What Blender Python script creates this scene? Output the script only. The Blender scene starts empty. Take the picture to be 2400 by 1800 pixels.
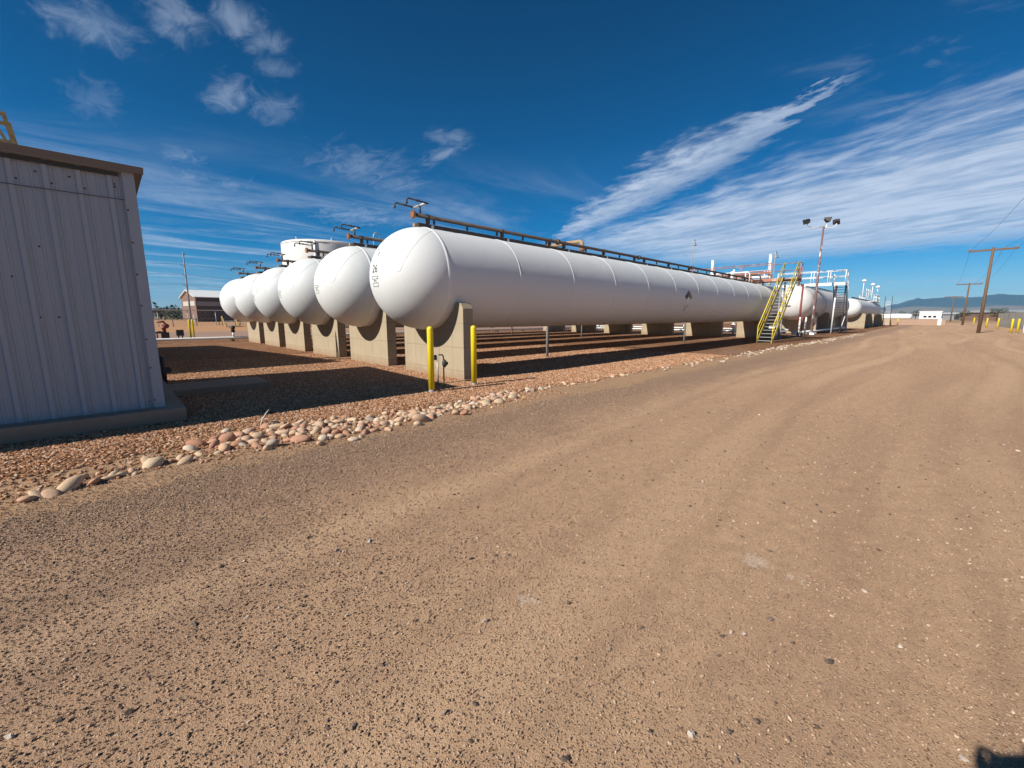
import bpy, bmesh, math, random
from mathutils import Vector, Matrix, Quaternion
R_ = math.radians
random.seed(7)
sc = bpy.context.scene
col = sc.collection

# ------------------------------------------------------------------ camera
# World frame: +X runs along the bullet tanks, +Y to their left, metres, ground z = 0.
CAM = Vector((-6.297, -8.326, 1.60))
cam_d = bpy.data.cameras.new('camera')
cam_d.sensor_width = 36.0
cam_d.lens = 36.0 * 966.84 / 2400.0
cam_d.clip_start = 0.05
cam_d.clip_end = 60000
cam = bpy.data.objects.new('camera', cam_d)
cam.location = CAM
cam.rotation_euler = (R_(90 - 9.28), 0, R_(46.22 - 90))
col.objects.link(cam)
sc.camera = cam

# ------------------------------------------------------------------ sun, sky, exposure
SUN_EL, SHADOW_AZ = 36.1, -8.2
sd = Vector((math.cos(R_(SHADOW_AZ)) * math.cos(R_(SUN_EL)), math.sin(R_(SHADOW_AZ)) * math.cos(R_(SUN_EL)), -math.sin(R_(SUN_EL))))
sun_d = bpy.data.lights.new('sun', 'SUN')
sun_d.energy = 5.0
sun_d.angle = R_(0.53)
sun_d.color = (1.0, 0.95, 0.87)
sun = bpy.data.objects.new('sun', sun_d)
sun.rotation_euler = sd.to_track_quat('-Z', 'Y').to_euler()
sun.location = (-40, 8, 40)
col.objects.link(sun)

SKY_STRENGTH = 0.05
world = bpy.data.worlds.new('World')
sc.world = world
world.use_nodes = True
world.cycles.sampling_method = 'MANUAL'
world.cycles.sample_map_resolution = 256
wt = world.node_tree
for n in list(wt.nodes):
    wt.nodes.remove(n)


class NT:
    """tiny node-tree writer: sockets or plain numbers in, socket out"""
    def __init__(self, tree):
        self.t = tree

    def put(self, sock, val):
        if isinstance(val, bpy.types.NodeSocket):
            self.t.links.new(val, sock)
        elif val is not None:
            sock.default_value = val

    def node(self, kind, **kw):
        n = self.t.nodes.new(kind)
        for k, v in kw.items():
            setattr(n, k, v)
        return n

    def m(self, op, a, b=None, c=None, clamp=False):
        n = self.node('ShaderNodeMath', operation=op, use_clamp=clamp)
        for i, x in enumerate((a, b, c)):
            self.put(n.inputs[i], x)
        return n.outputs[0]

    def step(self, x, lo, hi, o0=0.0, o1=1.0):
        n = self.node('ShaderNodeMapRange', interpolation_type='SMOOTHSTEP')
        self.put(n.inputs['Value'], x)
        for k, v in (('From Min', lo), ('From Max', hi), ('To Min', o0), ('To Max', o1)):
            self.put(n.inputs[k], v)
        return n.outputs['Result']

    def lin(self, x, lo, hi, o0=0.0, o1=1.0):
        n = self.node('ShaderNodeMapRange', interpolation_type='LINEAR')
        self.put(n.inputs['Value'], x)
        for k, v in (('From Min', lo), ('From Max', hi), ('To Min', o0), ('To Max', o1)):
            self.put(n.inputs[k], v)
        return n.outputs['Result']

    def noise(self, vec, scale=1.0, detail=4.0, rough=0.55, dist=0.0, out='Fac'):
        n = self.node('ShaderNodeTexNoise')
        self.put(n.inputs['Vector'], vec)
        n.inputs['Scale'].default_value = scale
        n.inputs['Detail'].default_value = detail
        n.inputs['Roughness'].default_value = rough
        n.inputs['Distortion'].default_value = dist
        return n.outputs[out]

    def voro(self, vec, scale, feature='F1', rand=1.0):
        n = self.node('ShaderNodeTexVoronoi', feature=feature)
        self.put(n.inputs['Vector'], vec)
        n.inputs['Scale'].default_value = scale
        n.inputs['Randomness'].default_value = rand
        return n

    def mix(self, f, a, b, mode='MIX'):
        n = self.node('ShaderNodeMix', data_type='RGBA', blend_type=mode)
        self.put(n.inputs[0], f)
        for s, x in ((n.inputs[6], a), (n.inputs[7], b)):
            self.put(s, (x[0], x[1], x[2], 1.0) if isinstance(x, (tuple, list)) else x)
        return n.outputs[2]

    def ramp(self, f, stops, interp='LINEAR'):
        n = self.node('ShaderNodeValToRGB')
        cr = n.color_ramp
        cr.interpolation = interp
        while len(cr.elements) < len(stops):
            cr.elements.new(0.5)
        for e, (p, c) in zip(cr.elements, stops):
            e.position = p
            e.color = (c[0], c[1], c[2], 1)
        self.put(n.inputs[0], f)
        return n.outputs[0]

    def xyz(self, v):
        n = self.node('ShaderNodeSeparateXYZ')
        self.put(n.inputs[0], v)
        return n.outputs

    def vec(self, x, y, z):
        n = self.node('ShaderNodeCombineXYZ')
        for i, v in enumerate((x, y, z)):
            self.put(n.inputs[i], v)
        return n.outputs[0]

    def mapping(self, v, scale=(1, 1, 1), rot=(0, 0, 0), loc=(0, 0, 0)):
        n = self.node('ShaderNodeMapping')
        self.put(n.inputs['Vector'], v)
        n.inputs['Scale'].default_value = scale
        n.inputs['Rotation'].default_value = rot
        n.inputs['Location'].default_value = loc
        return n.outputs[0]


def build_world():
    N = NT(wt)
    out = N.node('ShaderNodeOutputWorld')
    bg = N.node('ShaderNodeBackground')
    sky = N.node('ShaderNodeTexSky', sky_type='NISHITA')
    sky.sun_disc = False
    sky.sun_elevation = R_(SUN_EL)
    sky.sun_rotation = math.atan2(-sd.x, -sd.y)
    sky.altitude = 1500
    sky.air_density = 1.0
    sky.dust_density = 0.25
    sky.ozone_density = 4.5
    tc = N.node('ShaderNodeTexCoord')
    d = tc.outputs['Generated']
    X = N.xyz(d)
    z = N.m('MAXIMUM', X[2], 0.02)
    u = N.m('DIVIDE', X[0], z)
    v = N.m('DIVIDE', X[1], z)
    q = N.vec(u, v, 0.0)
    el = X[2]
    # high thin sheet whose fibres run mostly along +Y
    ang = math.atan2(0.95, 0.32)
    qr = N.mapping(q, rot=(0, 0, -ang))          # x' along the fibres
    warp = N.noise(q, 1.1, 3, 0.5, out='Color')
    wv = N.node('ShaderNodeVectorMath', operation='SCALE')
    N.put(wv.inputs[0], warp)
    wv.inputs['Scale'].default_value = 0.35
    qa = N.node('ShaderNodeVectorMath', operation='ADD')
    N.put(qa.inputs[0], qr)
    N.put(qa.inputs[1], wv.outputs[0])
    fib = N.noise(N.mapping(qa.outputs[0], scale=(0.38, 1.5, 1)), 1.0, 5, 0.62)
    puff = N.noise(N.mapping(qa.outputs[0], scale=(2.6, 5.0, 1)), 1.0, 6, 0.6)
    fine = N.noise(N.mapping(qa.outputs[0], scale=(7, 16, 1)), 1.0, 4, 0.6)
    t = N.m('SUBTRACT', u, N.m('MULTIPLY', v, 0.32))
    jit = N.m('ADD', N.m('MULTIPLY', N.m('SUBTRACT', puff, 0.5), 1.7), N.m('MULTIPLY', N.m('SUBTRACT', fib, 0.5), 1.5))
    jit = N.m('ADD', jit, N.m('MULTIPLY', N.m('SUBTRACT', fine, 0.5), 0.5))
    tj = N.m('ADD', t, N.m('MULTIPLY', jit, 0.9))
    band = N.m('MULTIPLY', N.step(tj, 2.75, 4.1), N.step(N.m('ADD', u, N.m('MULTIPLY', jit, 1.6)), 9.6, 7.2))
    band = N.m('MULTIPLY', band, N.step(v, 4.6, 2.6))
    band = N.m('MULTIPLY', band, N.lin(fib, 0.30, 0.56, 0.86, 1.0))
    # the separate brushed streak above it
    ua = N.m('ADD', N.m('MULTIPLY', v, 0.60), 2.12)
    iso = N.noise(N.mapping(qa.outputs[0], scale=(5.5, 9, 1)), 1.0, 6, 0.62)
    off = N.m('ABSOLUTE', N.m('SUBTRACT', N.m('ADD', u, N.m('ADD', N.m('MULTIPLY', jit, 0.10), N.m('MULTIPLY', N.m('SUBTRACT', iso, 0.5), 0.55))), ua))
    wid = N.m('MULTIPLY', N.step(v, 0.30, 1.3), 0.34)
    wid = N.m('MULTIPLY', wid, N.step(v, 4.4, 2.0))
    streak = N.m('MULTIPLY', N.step(N.m('DIVIDE', off, N.m('ADD', wid, 0.02)), 1.25, 0.15), N.step(v, 0.30, 0.6))
    streak = N.m('MULTIPLY', streak, N.step(v, 4.4, 3.0))
    streak = N.m('MULTIPLY', streak, N.lin(iso, 0.34, 0.60, 0.60, 1.0))
    # small torn patches elsewhere
    pp = N.noise(N.mapping(q, scale=(2.6, 1.7, 1), loc=(3.1, 0.7, 0.4)), 1.0, 6, 0.6, 0.5)
    cov = N.noise(N.mapping(q, scale=(0.55, 0.4, 1), loc=(0.9, 5.2, 0)), 1.0, 2, 0.5)
    gen = N.m('MULTIPLY', N.step(pp, 0.54, 0.74), N.step(cov, 0.46, 0.62))
    gen = N.m('MULTIPLY', gen, N.step(v, 0.9, -0.2))                       # torn scraps over the rest of the sky
    pn = N.noise(N.mapping(q, scale=(10, 4.6, 1)), 1.0, 6, 0.70, 0.9)
    pj = N.m('MULTIPLY', N.m('SUBTRACT', pn, 0.5), 3.4)
    patch = gen
    for (cu, cv, ru, rv, a_) in ((0.06, 2.18, 0.13, 0.17, 0.9), (0.26, 1.93, 0.09, 0.15, 0.9), (0.43, 1.80, 0.08, 0.11, 1.0), (0.53, 1.86, 0.07, 0.10, 0.8), (0.60, 2.02, 0.07, 0.10, 0.6),
                                 (0.50, 2.40, 0.09, 0.20, 0.85), (0.68, 2.40, 0.10, 0.2, 0.6), (0.05, 2.9, 0.10, 0.25, 0.5), (0.42, 3.45, 0.14, 0.22, 0.8), (0.52, 3.95, 0.15, 0.28, 0.9), (0.78, 3.95, 0.13, 0.25, 0.8),
                                 (1.50, 2.08, 0.12, 0.12, 0.7), (1.60, 2.30, 0.07, 0.22, 0.8), (1.35, 2.9, 0.35, 0.40, 0.55), (1.72, 3.05, 0.25, 0.30, 0.5), (1.95, 4.2, 0.45, 0.5, 0.9), (1.34, 4.95, 0.12, 0.2, 0.9), (2.3, 4.0, 0.3, 0.4, 0.6)):
        du = N.m('DIVIDE', N.m('SUBTRACT', u, cu), ru)
        dv = N.m('DIVIDE', N.m('SUBTRACT', v, cv), rv)
        dd = N.m('SQRT', N.m('ADD', N.m('MULTIPLY', du, du), N.m('MULTIPLY', dv, dv)))
        patch = N.m('MAXIMUM', patch, N.m('MULTIPLY', N.step(N.m('ADD', dd, pj), 1.35, -0.35), a_))
    ct = N.m('ABSOLUTE', N.m('SUBTRACT', v, N.m('ADD', N.m('MULTIPLY', u, 0.35), 7.05)))
    trail = N.m('MULTIPLY', N.step(N.m('ADD', ct, N.m('MULTIPLY', pj, 0.03)), 0.16, 0.02), N.m('MULTIPLY', N.step(u, 1.25, 0.9), N.step(u, -1.6, -0.6)))
    patch = N.m('MAXIMUM', patch, N.m('MULTIPLY', trail, 1.0))
    wisp = N.noise(N.mapping(q, scale=(0.35, 1.0, 1), rot=(0, 0, 0.5)), 0.9, 5, 0.66, 0.8)
    low = N.m('MULTIPLY', N.step(wisp, 0.42, 0.72), N.step(el, 0.36, 0.10))
    low = N.m('MULTIPLY', N.m('MULTIPLY', low, 0.62), N.step(u, 4.5, 2.2))
    # little heaps close to the skyline
    hz = N.noise(N.mapping(d, scale=(7.5, 7.5, 55)), 1.0, 5, 0.55)
    heap = N.m('MULTIPLY', N.step(hz, 0.50, 0.68), N.m('MULTIPLY', N.step(el, 0.085, 0.055), N.step(el, -0.01, 0.012)))
    heap = N.m('MULTIPLY', heap, 0.75)
    c = N.m('MAXIMUM', N.m('MULTIPLY', band, 0.86), N.m('MULTIPLY', streak, 0.84))
    c = N.m('MAXIMUM', c, N.m('MULTIPLY', patch, 0.38))
    c = N.m('MAXIMUM', c, low)
    c = N.m('MAXIMUM', c, heap)
    c = N.m('MULTIPLY', c, N.step(el, 0.0, 0.02), clamp=True)
    k = 1.0 / SKY_STRENGTH
    shade = N.mix(N.step(N.m('ADD', N.m('MULTIPLY', fib, 0.5), N.m('MULTIPLY', puff, 0.5)), 0.38, 0.60), (0.30 * k, 0.375 * k, 0.50 * k), (0.50 * k, 0.555 * k, 0.66 * k))
    hs = N.node('ShaderNodeHueSaturation')
    hs.inputs['Saturation'].default_value = 1.56
    N.put(hs.inputs['Value'], N.lin(el, 0.10, 0.70, 1.30, 0.70))     # deep mountain-air zenith
    N.put(hs.inputs['Color'], sky.outputs[0])
    final = N.mix(c, hs.outputs['Color'], shade)
    N.put(bg.inputs['Color'], final)
    bg.inputs['Strength'].default_value = SKY_STRENGTH
    wt.links.new(bg.outputs[0], out.inputs['Surface'])


build_world()
sc.view_settings.view_transform = 'Standard'
sc.view_settings.look = 'None'
sc.view_settings.exposure = 0.45
sc.view_settings.gamma = 1.0
sc.view_settings.use_curve_mapping = False
sc.cycles.max_bounces = 6
sc.cycles.transparent_max_bounces = 12
sc.cycles.volume_bounces = 0
sc.cycles.use_denoising = True
sc.cycles.use_adaptive_sampling = True
sc.cycles.adaptive_threshold = 0.02

# ------------------------------------------------------------------ mesh helpers


class MB:
    def __init__(self):
        self.v, self.f, self.s = [], [], []

    def add(self, vs, fs, smooth=False):
        o = len(self.v)
        self.v += [tuple(p) for p in vs]
        for f in fs:
            self.f.append(tuple(i + o for i in f))
            self.s.append(smooth)
        return self

    def box(self, c, s, rot=None):
        c = Vector(c)
        h = [x / 2 for x in s]
        vs = []
        for dx in (-1, 1):
            for dy in (-1, 1):
                for dz in (-1, 1):
                    p = Vector((dx * h[0], dy * h[1], dz * h[2]))
                    if rot is not None:
                        p = rot @ p
                    vs.append(c + p)
        return self.add(vs, [(0, 1, 3, 2), (4, 6, 7, 5), (0, 4, 5, 1), (2, 3, 7, 6), (0, 2, 6, 4), (1, 5, 7, 3)])

    def bar(self, p, q, w, h, up=(0, 0, 1)):
        p, q = Vector(p), Vector(q)
        d = (q - p)
        L = d.length
        d.normalize()
        up = Vector(up)
        if abs(d.dot(up)) > 0.98:
            up = Vector((1, 0, 0))
        s = d.cross(up).normalized()
        u = s.cross(d)
        rot = Matrix((d, s, u)).transposed()
        return self.box((p + q) / 2, (L, w, h), rot)

    def tube(self, pts, r, n=10, cap=True, smooth=True):
        pts = [Vector(p) for p in pts]
        rs = r if isinstance(r, (list, tuple)) else [r] * len(pts)
        vs, fs = [], []
        prev = None
        for i, p in enumerate(pts):
            if i == 0:
                d = pts[1] - p
            elif i == len(pts) - 1:
                d = p - pts[-2]
            else:
                d = (pts[i + 1] - p).normalized() + (p - pts[i - 1]).normalized()
            d.normalize()
            if prev is None:
                a = Vector((0, 0, 1)) if abs(d.z) < 0.9 else Vector((1, 0, 0))
                s = d.cross(a).normalized()
            else:
                s = (prev - d * prev.dot(d)).normalized()
            prev = s
            t = d.cross(s)
            for k in range(n):
                an = 2 * math.pi * k / n
                vs.append(p + (s * math.cos(an) + t * math.sin(an)) * rs[i])
        for i in range(len(pts) - 1):
            for k in range(n):
                k2 = (k + 1) % n
                fs.append((i * n + k, i * n + k2, (i + 1) * n + k2, (i + 1) * n + k))
        self.add(vs, fs, smooth)
        if cap:
            o = len(self.v) - len(vs)
            self.f.append(tuple(o + k for k in range(n))[::-1]); self.s.append(False)
            e = o + (len(pts) - 1) * n
            self.f.append(tuple(e + k for k in range(n))); self.s.append(False)
        return self

    def lathe(self, prof, n=32, origin=(0, 0, 0), axis='z', smooth=True, closed=True):
        """prof: list of (radius, position along axis)"""
        O = Vector(origin)
        vs, fs = [], []
        for (r, h) in prof:
            for k in range(n):
                an = 2 * math.pi * k / n
                a, b = r * math.cos(an), r * math.sin(an)
                vs.append(O + (Vector((a, b, h)) if axis == 'z' else Vector((h, a, b)) if axis == 'x' else Vector((b, h, a))))
        for i in range(len(prof) - 1):
            for k in range(n):
                k2 = (k + 1) % n
                fs.append((i * n + k, i * n + k2, (i + 1) * n + k2, (i + 1) * n + k))
        self.add(vs, fs, smooth)
        if closed:
            o = len(self.v) - len(vs)
            self.f.append(tuple(o + k for k in range(n))[::-1]); self.s.append(smooth and prof[0][0] < 0.02)
            e = o + (len(prof) - 1) * n
            self.f.append(tuple(e + k for k in range(n))); self.s.append(smooth and prof[-1][0] < 0.02)
        return self

    def prism(self, poly, lo, hi, axis='x'):
        """poly of 2-d points extruded along axis from lo to hi"""
        def P(a, b, h):
            return (h, a, b) if axis == 'x' else (a, h, b) if axis == 'y' else (a, b, h)
        n = len(poly)
        vs = [P(a, b, lo) for a, b in poly] + [P(a, b, hi) for a, b in poly]
        fs = [tuple(range(n))[::-1], tuple(range(n, 2 * n))]
        fs += [(i, (i + 1) % n, n + (i + 1) % n, n + i) for i in range(n)]
        return self.add(vs, fs)

    def mesh(self, name):
        me = bpy.data.meshes.new(name)
        me.from_pydata(self.v, [], self.f)
        me.polygons.foreach_set('use_smooth', self.s)
        bm = bmesh.new()
        bm.from_mesh(me)
        bmesh.ops.recalc_face_normals(bm, faces=bm.faces)
        bm.to_mesh(me)
        bm.free()
        me.update()
        return me

    def build(self, name, mat, parent=None, loc=(0, 0, 0), rz=0):
        o = bpy.data.objects.new(name, self.mesh(name))
        if mat is not None:
            o.data.materials.append(mat)
        col.objects.link(o)
        o.location = loc
        o.rotation_euler.z = rz
        if parent is not None:
            o.parent = parent
        return o


def tag(o, label=None, cat=None, group=None, kind=None):
    for k, v in (('label', label), ('category', cat), ('group', group), ('kind', kind)):
        if v:
            o[k] = v
    return o


def thing(name, label, cat, loc=(0, 0, 0), rz=0, group=None):
    o = bpy.data.objects.new(name, None)
    o.empty_display_size = 0.2
    col.objects.link(o)
    o.location = loc
    o.rotation_euler.z = rz
    return tag(o, label, cat, group)


def twin(o, parent=None, loc=None):
    c = o.copy()
    col.objects.link(c)
    if parent is not None:
        c.parent = parent
    if loc is not None:
        c.location = loc
    return c


def copy_tree(o, parent=None):
    c = o.copy()
    col.objects.link(c)
    c.parent = parent
    for ch in list(o.children):
        copy_tree(ch, c)
    return c


# ------------------------------------------------------------------ materials


def mat(name, base, rough=0.6, metal=0.0, var=0.0, vscale=3.0, dirt=None, dirt_amt=0.0, dirt_scale=2.0, dirt_thr=(0.5, 0.7), bump=0.0, bscale=40.0, stretch=(1, 1, 1), spec=0.5):
    m = bpy.data.materials.new(name)
    m.use_nodes = True
    N = NT(m.node_tree)
    b = m.node_tree.nodes['Principled BSDF']
    b.inputs['Roughness'].default_value = rough
    b.inputs['Metallic'].default_value = metal
    b.inputs['Specular IOR Level'].default_value = spec
    tc = N.node('ShaderNodeTexCoord').outputs['Object']
    p = N.mapping(tc, scale=stretch)
    c = (base[0], base[1], base[2], 1)
    colr = None
    if var:
        f = N.noise(p, vscale, 5, 0.6)
        colr = N.mix(f, tuple(x * (1 - var) for x in base), tuple(min(1, x * (1 + var)) for x in base))
    if dirt_amt:
        f = N.m('MULTIPLY', N.step(N.noise(p, dirt_scale, 7, 0.68), dirt_thr[0], dirt_thr[1]), dirt_amt)
        colr = N.mix(f, colr if colr is not None else base, dirt)
    if colr is not None:
        N.put(b.inputs['Base Color'], colr)
    else:
        b.inputs['Base Color'].default_value = c
    if bump:
        bn = N.node('ShaderNodeBump')
        bn.inputs['Strength'].default_value = bump
        bn.inputs['Distance'].default_value = 0.02
        N.put(bn.inputs['Height'], N.noise(p, bscale, 4, 0.6))
        N.put(b.inputs['Normal'], bn.outputs[0])
    return m


M = {}
def tank_mat(name, base, streak_amt, blotch_amt):
    m = bpy.data.materials.new(name)
    m.use_nodes = True
    N = NT(m.node_tree)
    b = m.node_tree.nodes['Principled BSDF']
    b.inputs['Roughness'].default_value = 0.58
    tc = N.node('ShaderNodeTexCoord').outputs['Object']
    X = N.xyz(tc)
    plate = N.m('FLOOR', N.m('DIVIDE', N.m('ADD', X[0], 0.25), 2.44))
    wn = N.node('ShaderNodeTexWhiteNoise', noise_dimensions='1D')
    N.put(wn.inputs['W'], plate)
    c = N.mix(wn.outputs['Value'], tuple(x * 0.97 for x in base), tuple(x * 1.02 for x in base))
    c = N.mix(N.noise(tc, 1.2, 5, 0.6), c, tuple(x * 0.93 for x in base))
    run = N.step(N.noise(N.mapping(tc, scale=(9, 1.1, 0.9)), 1.0, 5, 0.65), 0.58, 0.80)          # dust runs down the sides
    c = N.mix(N.m('MULTIPLY', run, streak_amt), c, (0.50, 0.42, 0.33))
    bl = N.step(N.noise(tc, 2.3, 7, 0.72), 0.60, 0.76)
    c = N.mix(N.m('MULTIPLY', bl, blotch_amt), c, (0.50, 0.46, 0.41))
    fl_ = N.step(N.noise(tc, 23, 4, 0.7), 0.70, 0.76)                                             # chips
    c = N.mix(N.m('MULTIPLY', fl_, blotch_amt * 1.2), c, (0.34, 0.30, 0.26))
    N.put(b.inputs['Base Color'], c)
    bn = N.node('ShaderNodeBump')
    bn.inputs['Strength'].default_value = 0.35
    bn.inputs['Distance'].default_value = 0.012
    h = N.m('ADD', N.m('MULTIPLY', N.noise(tc, 1.6, 2, 0.5), 1.2), N.m('MULTIPLY', N.noise(tc, 38, 3, 0.6), 0.22))
    N.put(bn.inputs['Height'], h)
    N.put(b.inputs['Normal'], bn.outputs[0])
    return m


M['tank'] = tank_mat('tank_paint', (0.73, 0.735, 0.715), 0.20, 0.22)
M['tank_old'] = tank_mat('tank_paint_old', (0.68, 0.665, 0.63), 0.45, 0.55)
M['weld'] = mat('weld_bead_paint', (0.78, 0.78, 0.76), 0.4, var=0.05)
M['white'] = mat('white_paint', (0.78, 0.78, 0.75), 0.45, var=0.06, dirt=(0.45, 0.38, 0.3), dirt_amt=0.3, dirt_scale=4)
M['mark'] = mat('black_lettering', (0.03, 0.03, 0.035), 0.6, var=0.4, vscale=30, dirt=(0.6, 0.6, 0.58), dirt_amt=0.45, dirt_scale=22, dirt_thr=(0.52, 0.6))
M['ink'] = mat('black_numerals', (0.05, 0.05, 0.055), 0.6, var=0.3, vscale=20)
M['markfade'] = mat('faded_lettering', (0.16, 0.16, 0.16), 0.6, var=0.4, vscale=30, dirt=(0.62, 0.62, 0.6), dirt_amt=0.8, dirt_scale=22, dirt_thr=(0.48, 0.58))
M['blue'] = mat('placard_blue', (0.012, 0.025, 0.09), 0.5)
M['red'] = mat('placard_red', (0.16, 0.05, 0.06), 0.5, dirt=(0.55, 0.52, 0.5), dirt_amt=0.5, dirt_scale=9)
M['gold'] = mat('placard_yellow', (0.26, 0.23, 0.07), 0.5)
M['rust_pipe'] = mat('rusty_dark_pipe', (0.075, 0.055, 0.045), 0.75, var=0.4, vscale=6, dirt=(0.12, 0.065, 0.04), dirt_amt=0.5, dirt_scale=7, bump=0.15)
M['rust'] = mat('rust', (0.24, 0.105, 0.05), 0.85, var=0.35, vscale=9, bump=0.3)
M['galv'] = mat('galvanised_pipe', (0.42, 0.43, 0.42), 0.5, metal=0.3, var=0.15, vscale=9, dirt=(0.25, 0.19, 0.14), dirt_amt=0.4)
M['tan_pipe'] = mat('tan_weathered_pipe', (0.33, 0.23, 0.13), 0.7, var=0.2, vscale=6, dirt=(0.2, 0.1, 0.05), dirt_amt=0.4)
M['yellow'] = mat('safety_yellow', (0.80, 0.62, 0.015), 0.38, var=0.06, vscale=4, dirt=(0.35, 0.24, 0.05), dirt_amt=0.25, dirt_scale=6, dirt_thr=(0.58, 0.75))
M['yellow_old'] = mat('worn_yellow', (0.52, 0.36, 0.13), 0.6, var=0.2, vscale=8, dirt=(0.26, 0.12, 0.05), dirt_amt=0.7, dirt_scale=8, dirt_thr=(0.48, 0.64))
M['stair_yellow'] = mat('stair_yellow', (0.62, 0.48, 0.04), 0.5, var=0.1, vscale=5, dirt=(0.30, 0.17, 0.06), dirt_amt=0.5, dirt_scale=7)
M['grating'] = mat('steel_grating', (0.30, 0.30, 0.30), 0.55, metal=0.4, var=0.2, vscale=12)
M['dark_steel'] = mat('dark_steel', (0.045, 0.045, 0.048), 0.6, var=0.3, vscale=8, dirt=(0.15, 0.08, 0.05), dirt_amt=0.4)
M['cast'] = mat('cast_iron_valve', (0.04, 0.04, 0.038), 0.6, var=0.3)
M['redpaint'] = mat('red_iron_paint', (0.20, 0.035, 0.03), 0.55, var=0.25, vscale=7, dirt=(0.10, 0.05, 0.04), dirt_amt=0.5)
M['red_rail'] = mat('faded_red_rail', (0.36, 0.15, 0.10), 0.7, var=0.3, vscale=4, dirt=(0.55, 0.48, 0.42), dirt_amt=0.65, dirt_scale=2.2, dirt_thr=(0.5, 0.6))
M['peel'] = mat('peeling_pole_paint', (0.62, 0.58, 0.57), 0.6, var=0.1, vscale=7, dirt=(0.13, 0.05, 0.045), dirt_amt=0.92, dirt_scale=5.0, dirt_thr=(0.40, 0.47), stretch=(1, 1, 0.35))
M['wood'] = mat('creosoted_timber', (0.15, 0.088, 0.052), 0.85, var=0.35, vscale=5, stretch=(6, 6, 0.5), bump=0.3, bscale=14)
M['greypost'] = mat('grey_pipe_post', (0.25, 0.25, 0.25), 0.6, var=0.15, vscale=9, dirt=(0.10, 0.09, 0.09), dirt_amt=0.5)
M['rubber'] = mat('black_wire', (0.03, 0.03, 0.03), 0.7)
M['glass_dark'] = mat('dark_glass', (0.03, 0.035, 0.04), 0.15)
M['trim'] = mat('brown_metal_trim', (0.20, 0.15, 0.105), 0.55, var=0.08)
M['siding'] = mat('white_metal_siding', (0.335, 0.37, 0.41), 0.42, var=0.05, vscale=0.8, dirt=(0.32, 0.31, 0.30), dirt_amt=0.25, dirt_scale=0.9, dirt_thr=(0.45, 0.80), stretch=(1.6, 1.6, 0.30))
M['bldg_brown'] = mat('brown_cladding', (0.20, 0.125, 0.092), 0.6, var=0.06)
M['bldg_light'] = mat('cream_cladding', (0.46, 0.43, 0.38), 0.6, var=0.05)
M['roof_white'] = mat('white_roofing', (0.75, 0.75, 0.73), 0.5)
M['roof_pale'] = mat('dull_white_roofing', (0.50, 0.50, 0.49), 0.6)
M['roof_grey'] = mat('grey_roofing', (0.30, 0.31, 0.32), 0.6)
M['adobe'] = mat('pink_block', (0.46, 0.31, 0.22), 0.9, var=0.1, vscale=3, bump=0.2)
M['fence'] = mat('weathered_grey_fence', (0.22, 0.21, 0.19), 0.9, var=0.35, vscale=1.5, stretch=(3, 3, 0.4))
M['skin'] = mat('skin', (0.48, 0.28, 0.2), 0.55)
M['shirt'] = mat('dark_blue_cloth', (0.05, 0.07, 0.12), 0.9, var=0.2, vscale=12)
M['bark'] = mat('bark', (0.09, 0.065, 0.045), 0.9, var=0.3)
M['leaf'] = mat('dusty_leaves', (0.036, 0.046, 0.024), 0.8, var=0.4, vscale=3)


def concrete(name, base, board=False):
    m = bpy.data.materials.new(name)
    m.use_nodes = True
    N = NT(m.node_tree)
    b = m.node_tree.nodes['Principled BSDF']
    b.inputs['Roughness'].default_value = 0.9
    b.inputs['Specular IOR Level'].default_value = 0.25
    tc = N.node('ShaderNodeTexCoord').outputs['Object']
    big = N.noise(tc, 1.6, 6, 0.6)
    c = N.mix(big, tuple(x * 0.80 for x in base), tuple(x * 1.14 for x in base))
    streak = N.step(N.noise(N.mapping(tc, scale=(6, 6, 0.5)), 1.5, 5, 0.6), 0.55, 0.78)
    c = N.mix(N.m('MULTIPLY', streak, 0.55), c, tuple(x * 0.55 for x in base))
    fine = N.noise(tc, 60, 3, 0.7)
    c = N.mix(N.lin(fine, 0.3, 0.7, 0.0, 0.22), c, tuple(x * 0.7 for x in base))
    h = N.m('MULTIPLY', fine, 0.3)
    if board:
        X = N.xyz(tc)
        g = None
        for co, pitch in ((X[1], 0.61), (X[2], 0.60)):
            fr = N.m('FRACT', N.m('ADD', N.m('DIVIDE', co, pitch), 0.13))
            ln = N.m('LESS_THAN', N.m('ABSOLUTE', N.m('SUBTRACT', fr, 0.5)), 0.014)
            g = ln if g is None else N.m('MAXIMUM', g, ln)
        c = N.mix(N.m('MULTIPLY', g, N.lin(big, 0.35, 0.65, 0.35, 0.8)), c, tuple(x * 0.52 for x in base))
        h = N.m('SUBTRACT', h, N.m('MULTIPLY', g, 0.5))
    zz = N.xyz(tc)[2]
    sp = N.step(N.m('ADD', zz, N.m('MULTIPLY', N.m('SUBTRACT', N.noise(tc, 4.5, 6, 0.7), 0.5), 0.5)), 0.30, 0.02)
    c = N.mix(N.m('MULTIPLY', sp, 0.55), c, (0.27, 0.165, 0.10))                     # soil splashed up the foot
    pit = N.step(N.noise(tc, 34, 3, 0.6), 0.66, 0.74)
    c = N.mix(N.m('MULTIPLY', pit, 0.5), c, tuple(x * 0.4 for x in base))
    N.put(b.inputs['Base Color'], c)
    bn = N.node('ShaderNodeBump')
    bn.inputs['Strength'].default_value = 0.35
    bn.inputs['Distance'].default_value = 0.015
    N.put(bn.inputs['Height'], h)
    N.put(b.inputs['Normal'], bn.outputs[0])
    return m


M['saddle'] = concrete('board_marked_concrete', (0.40, 0.325, 0.22), True)
M['pad'] = concrete('weathered_concrete', (0.34, 0.28, 0.22))

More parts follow.
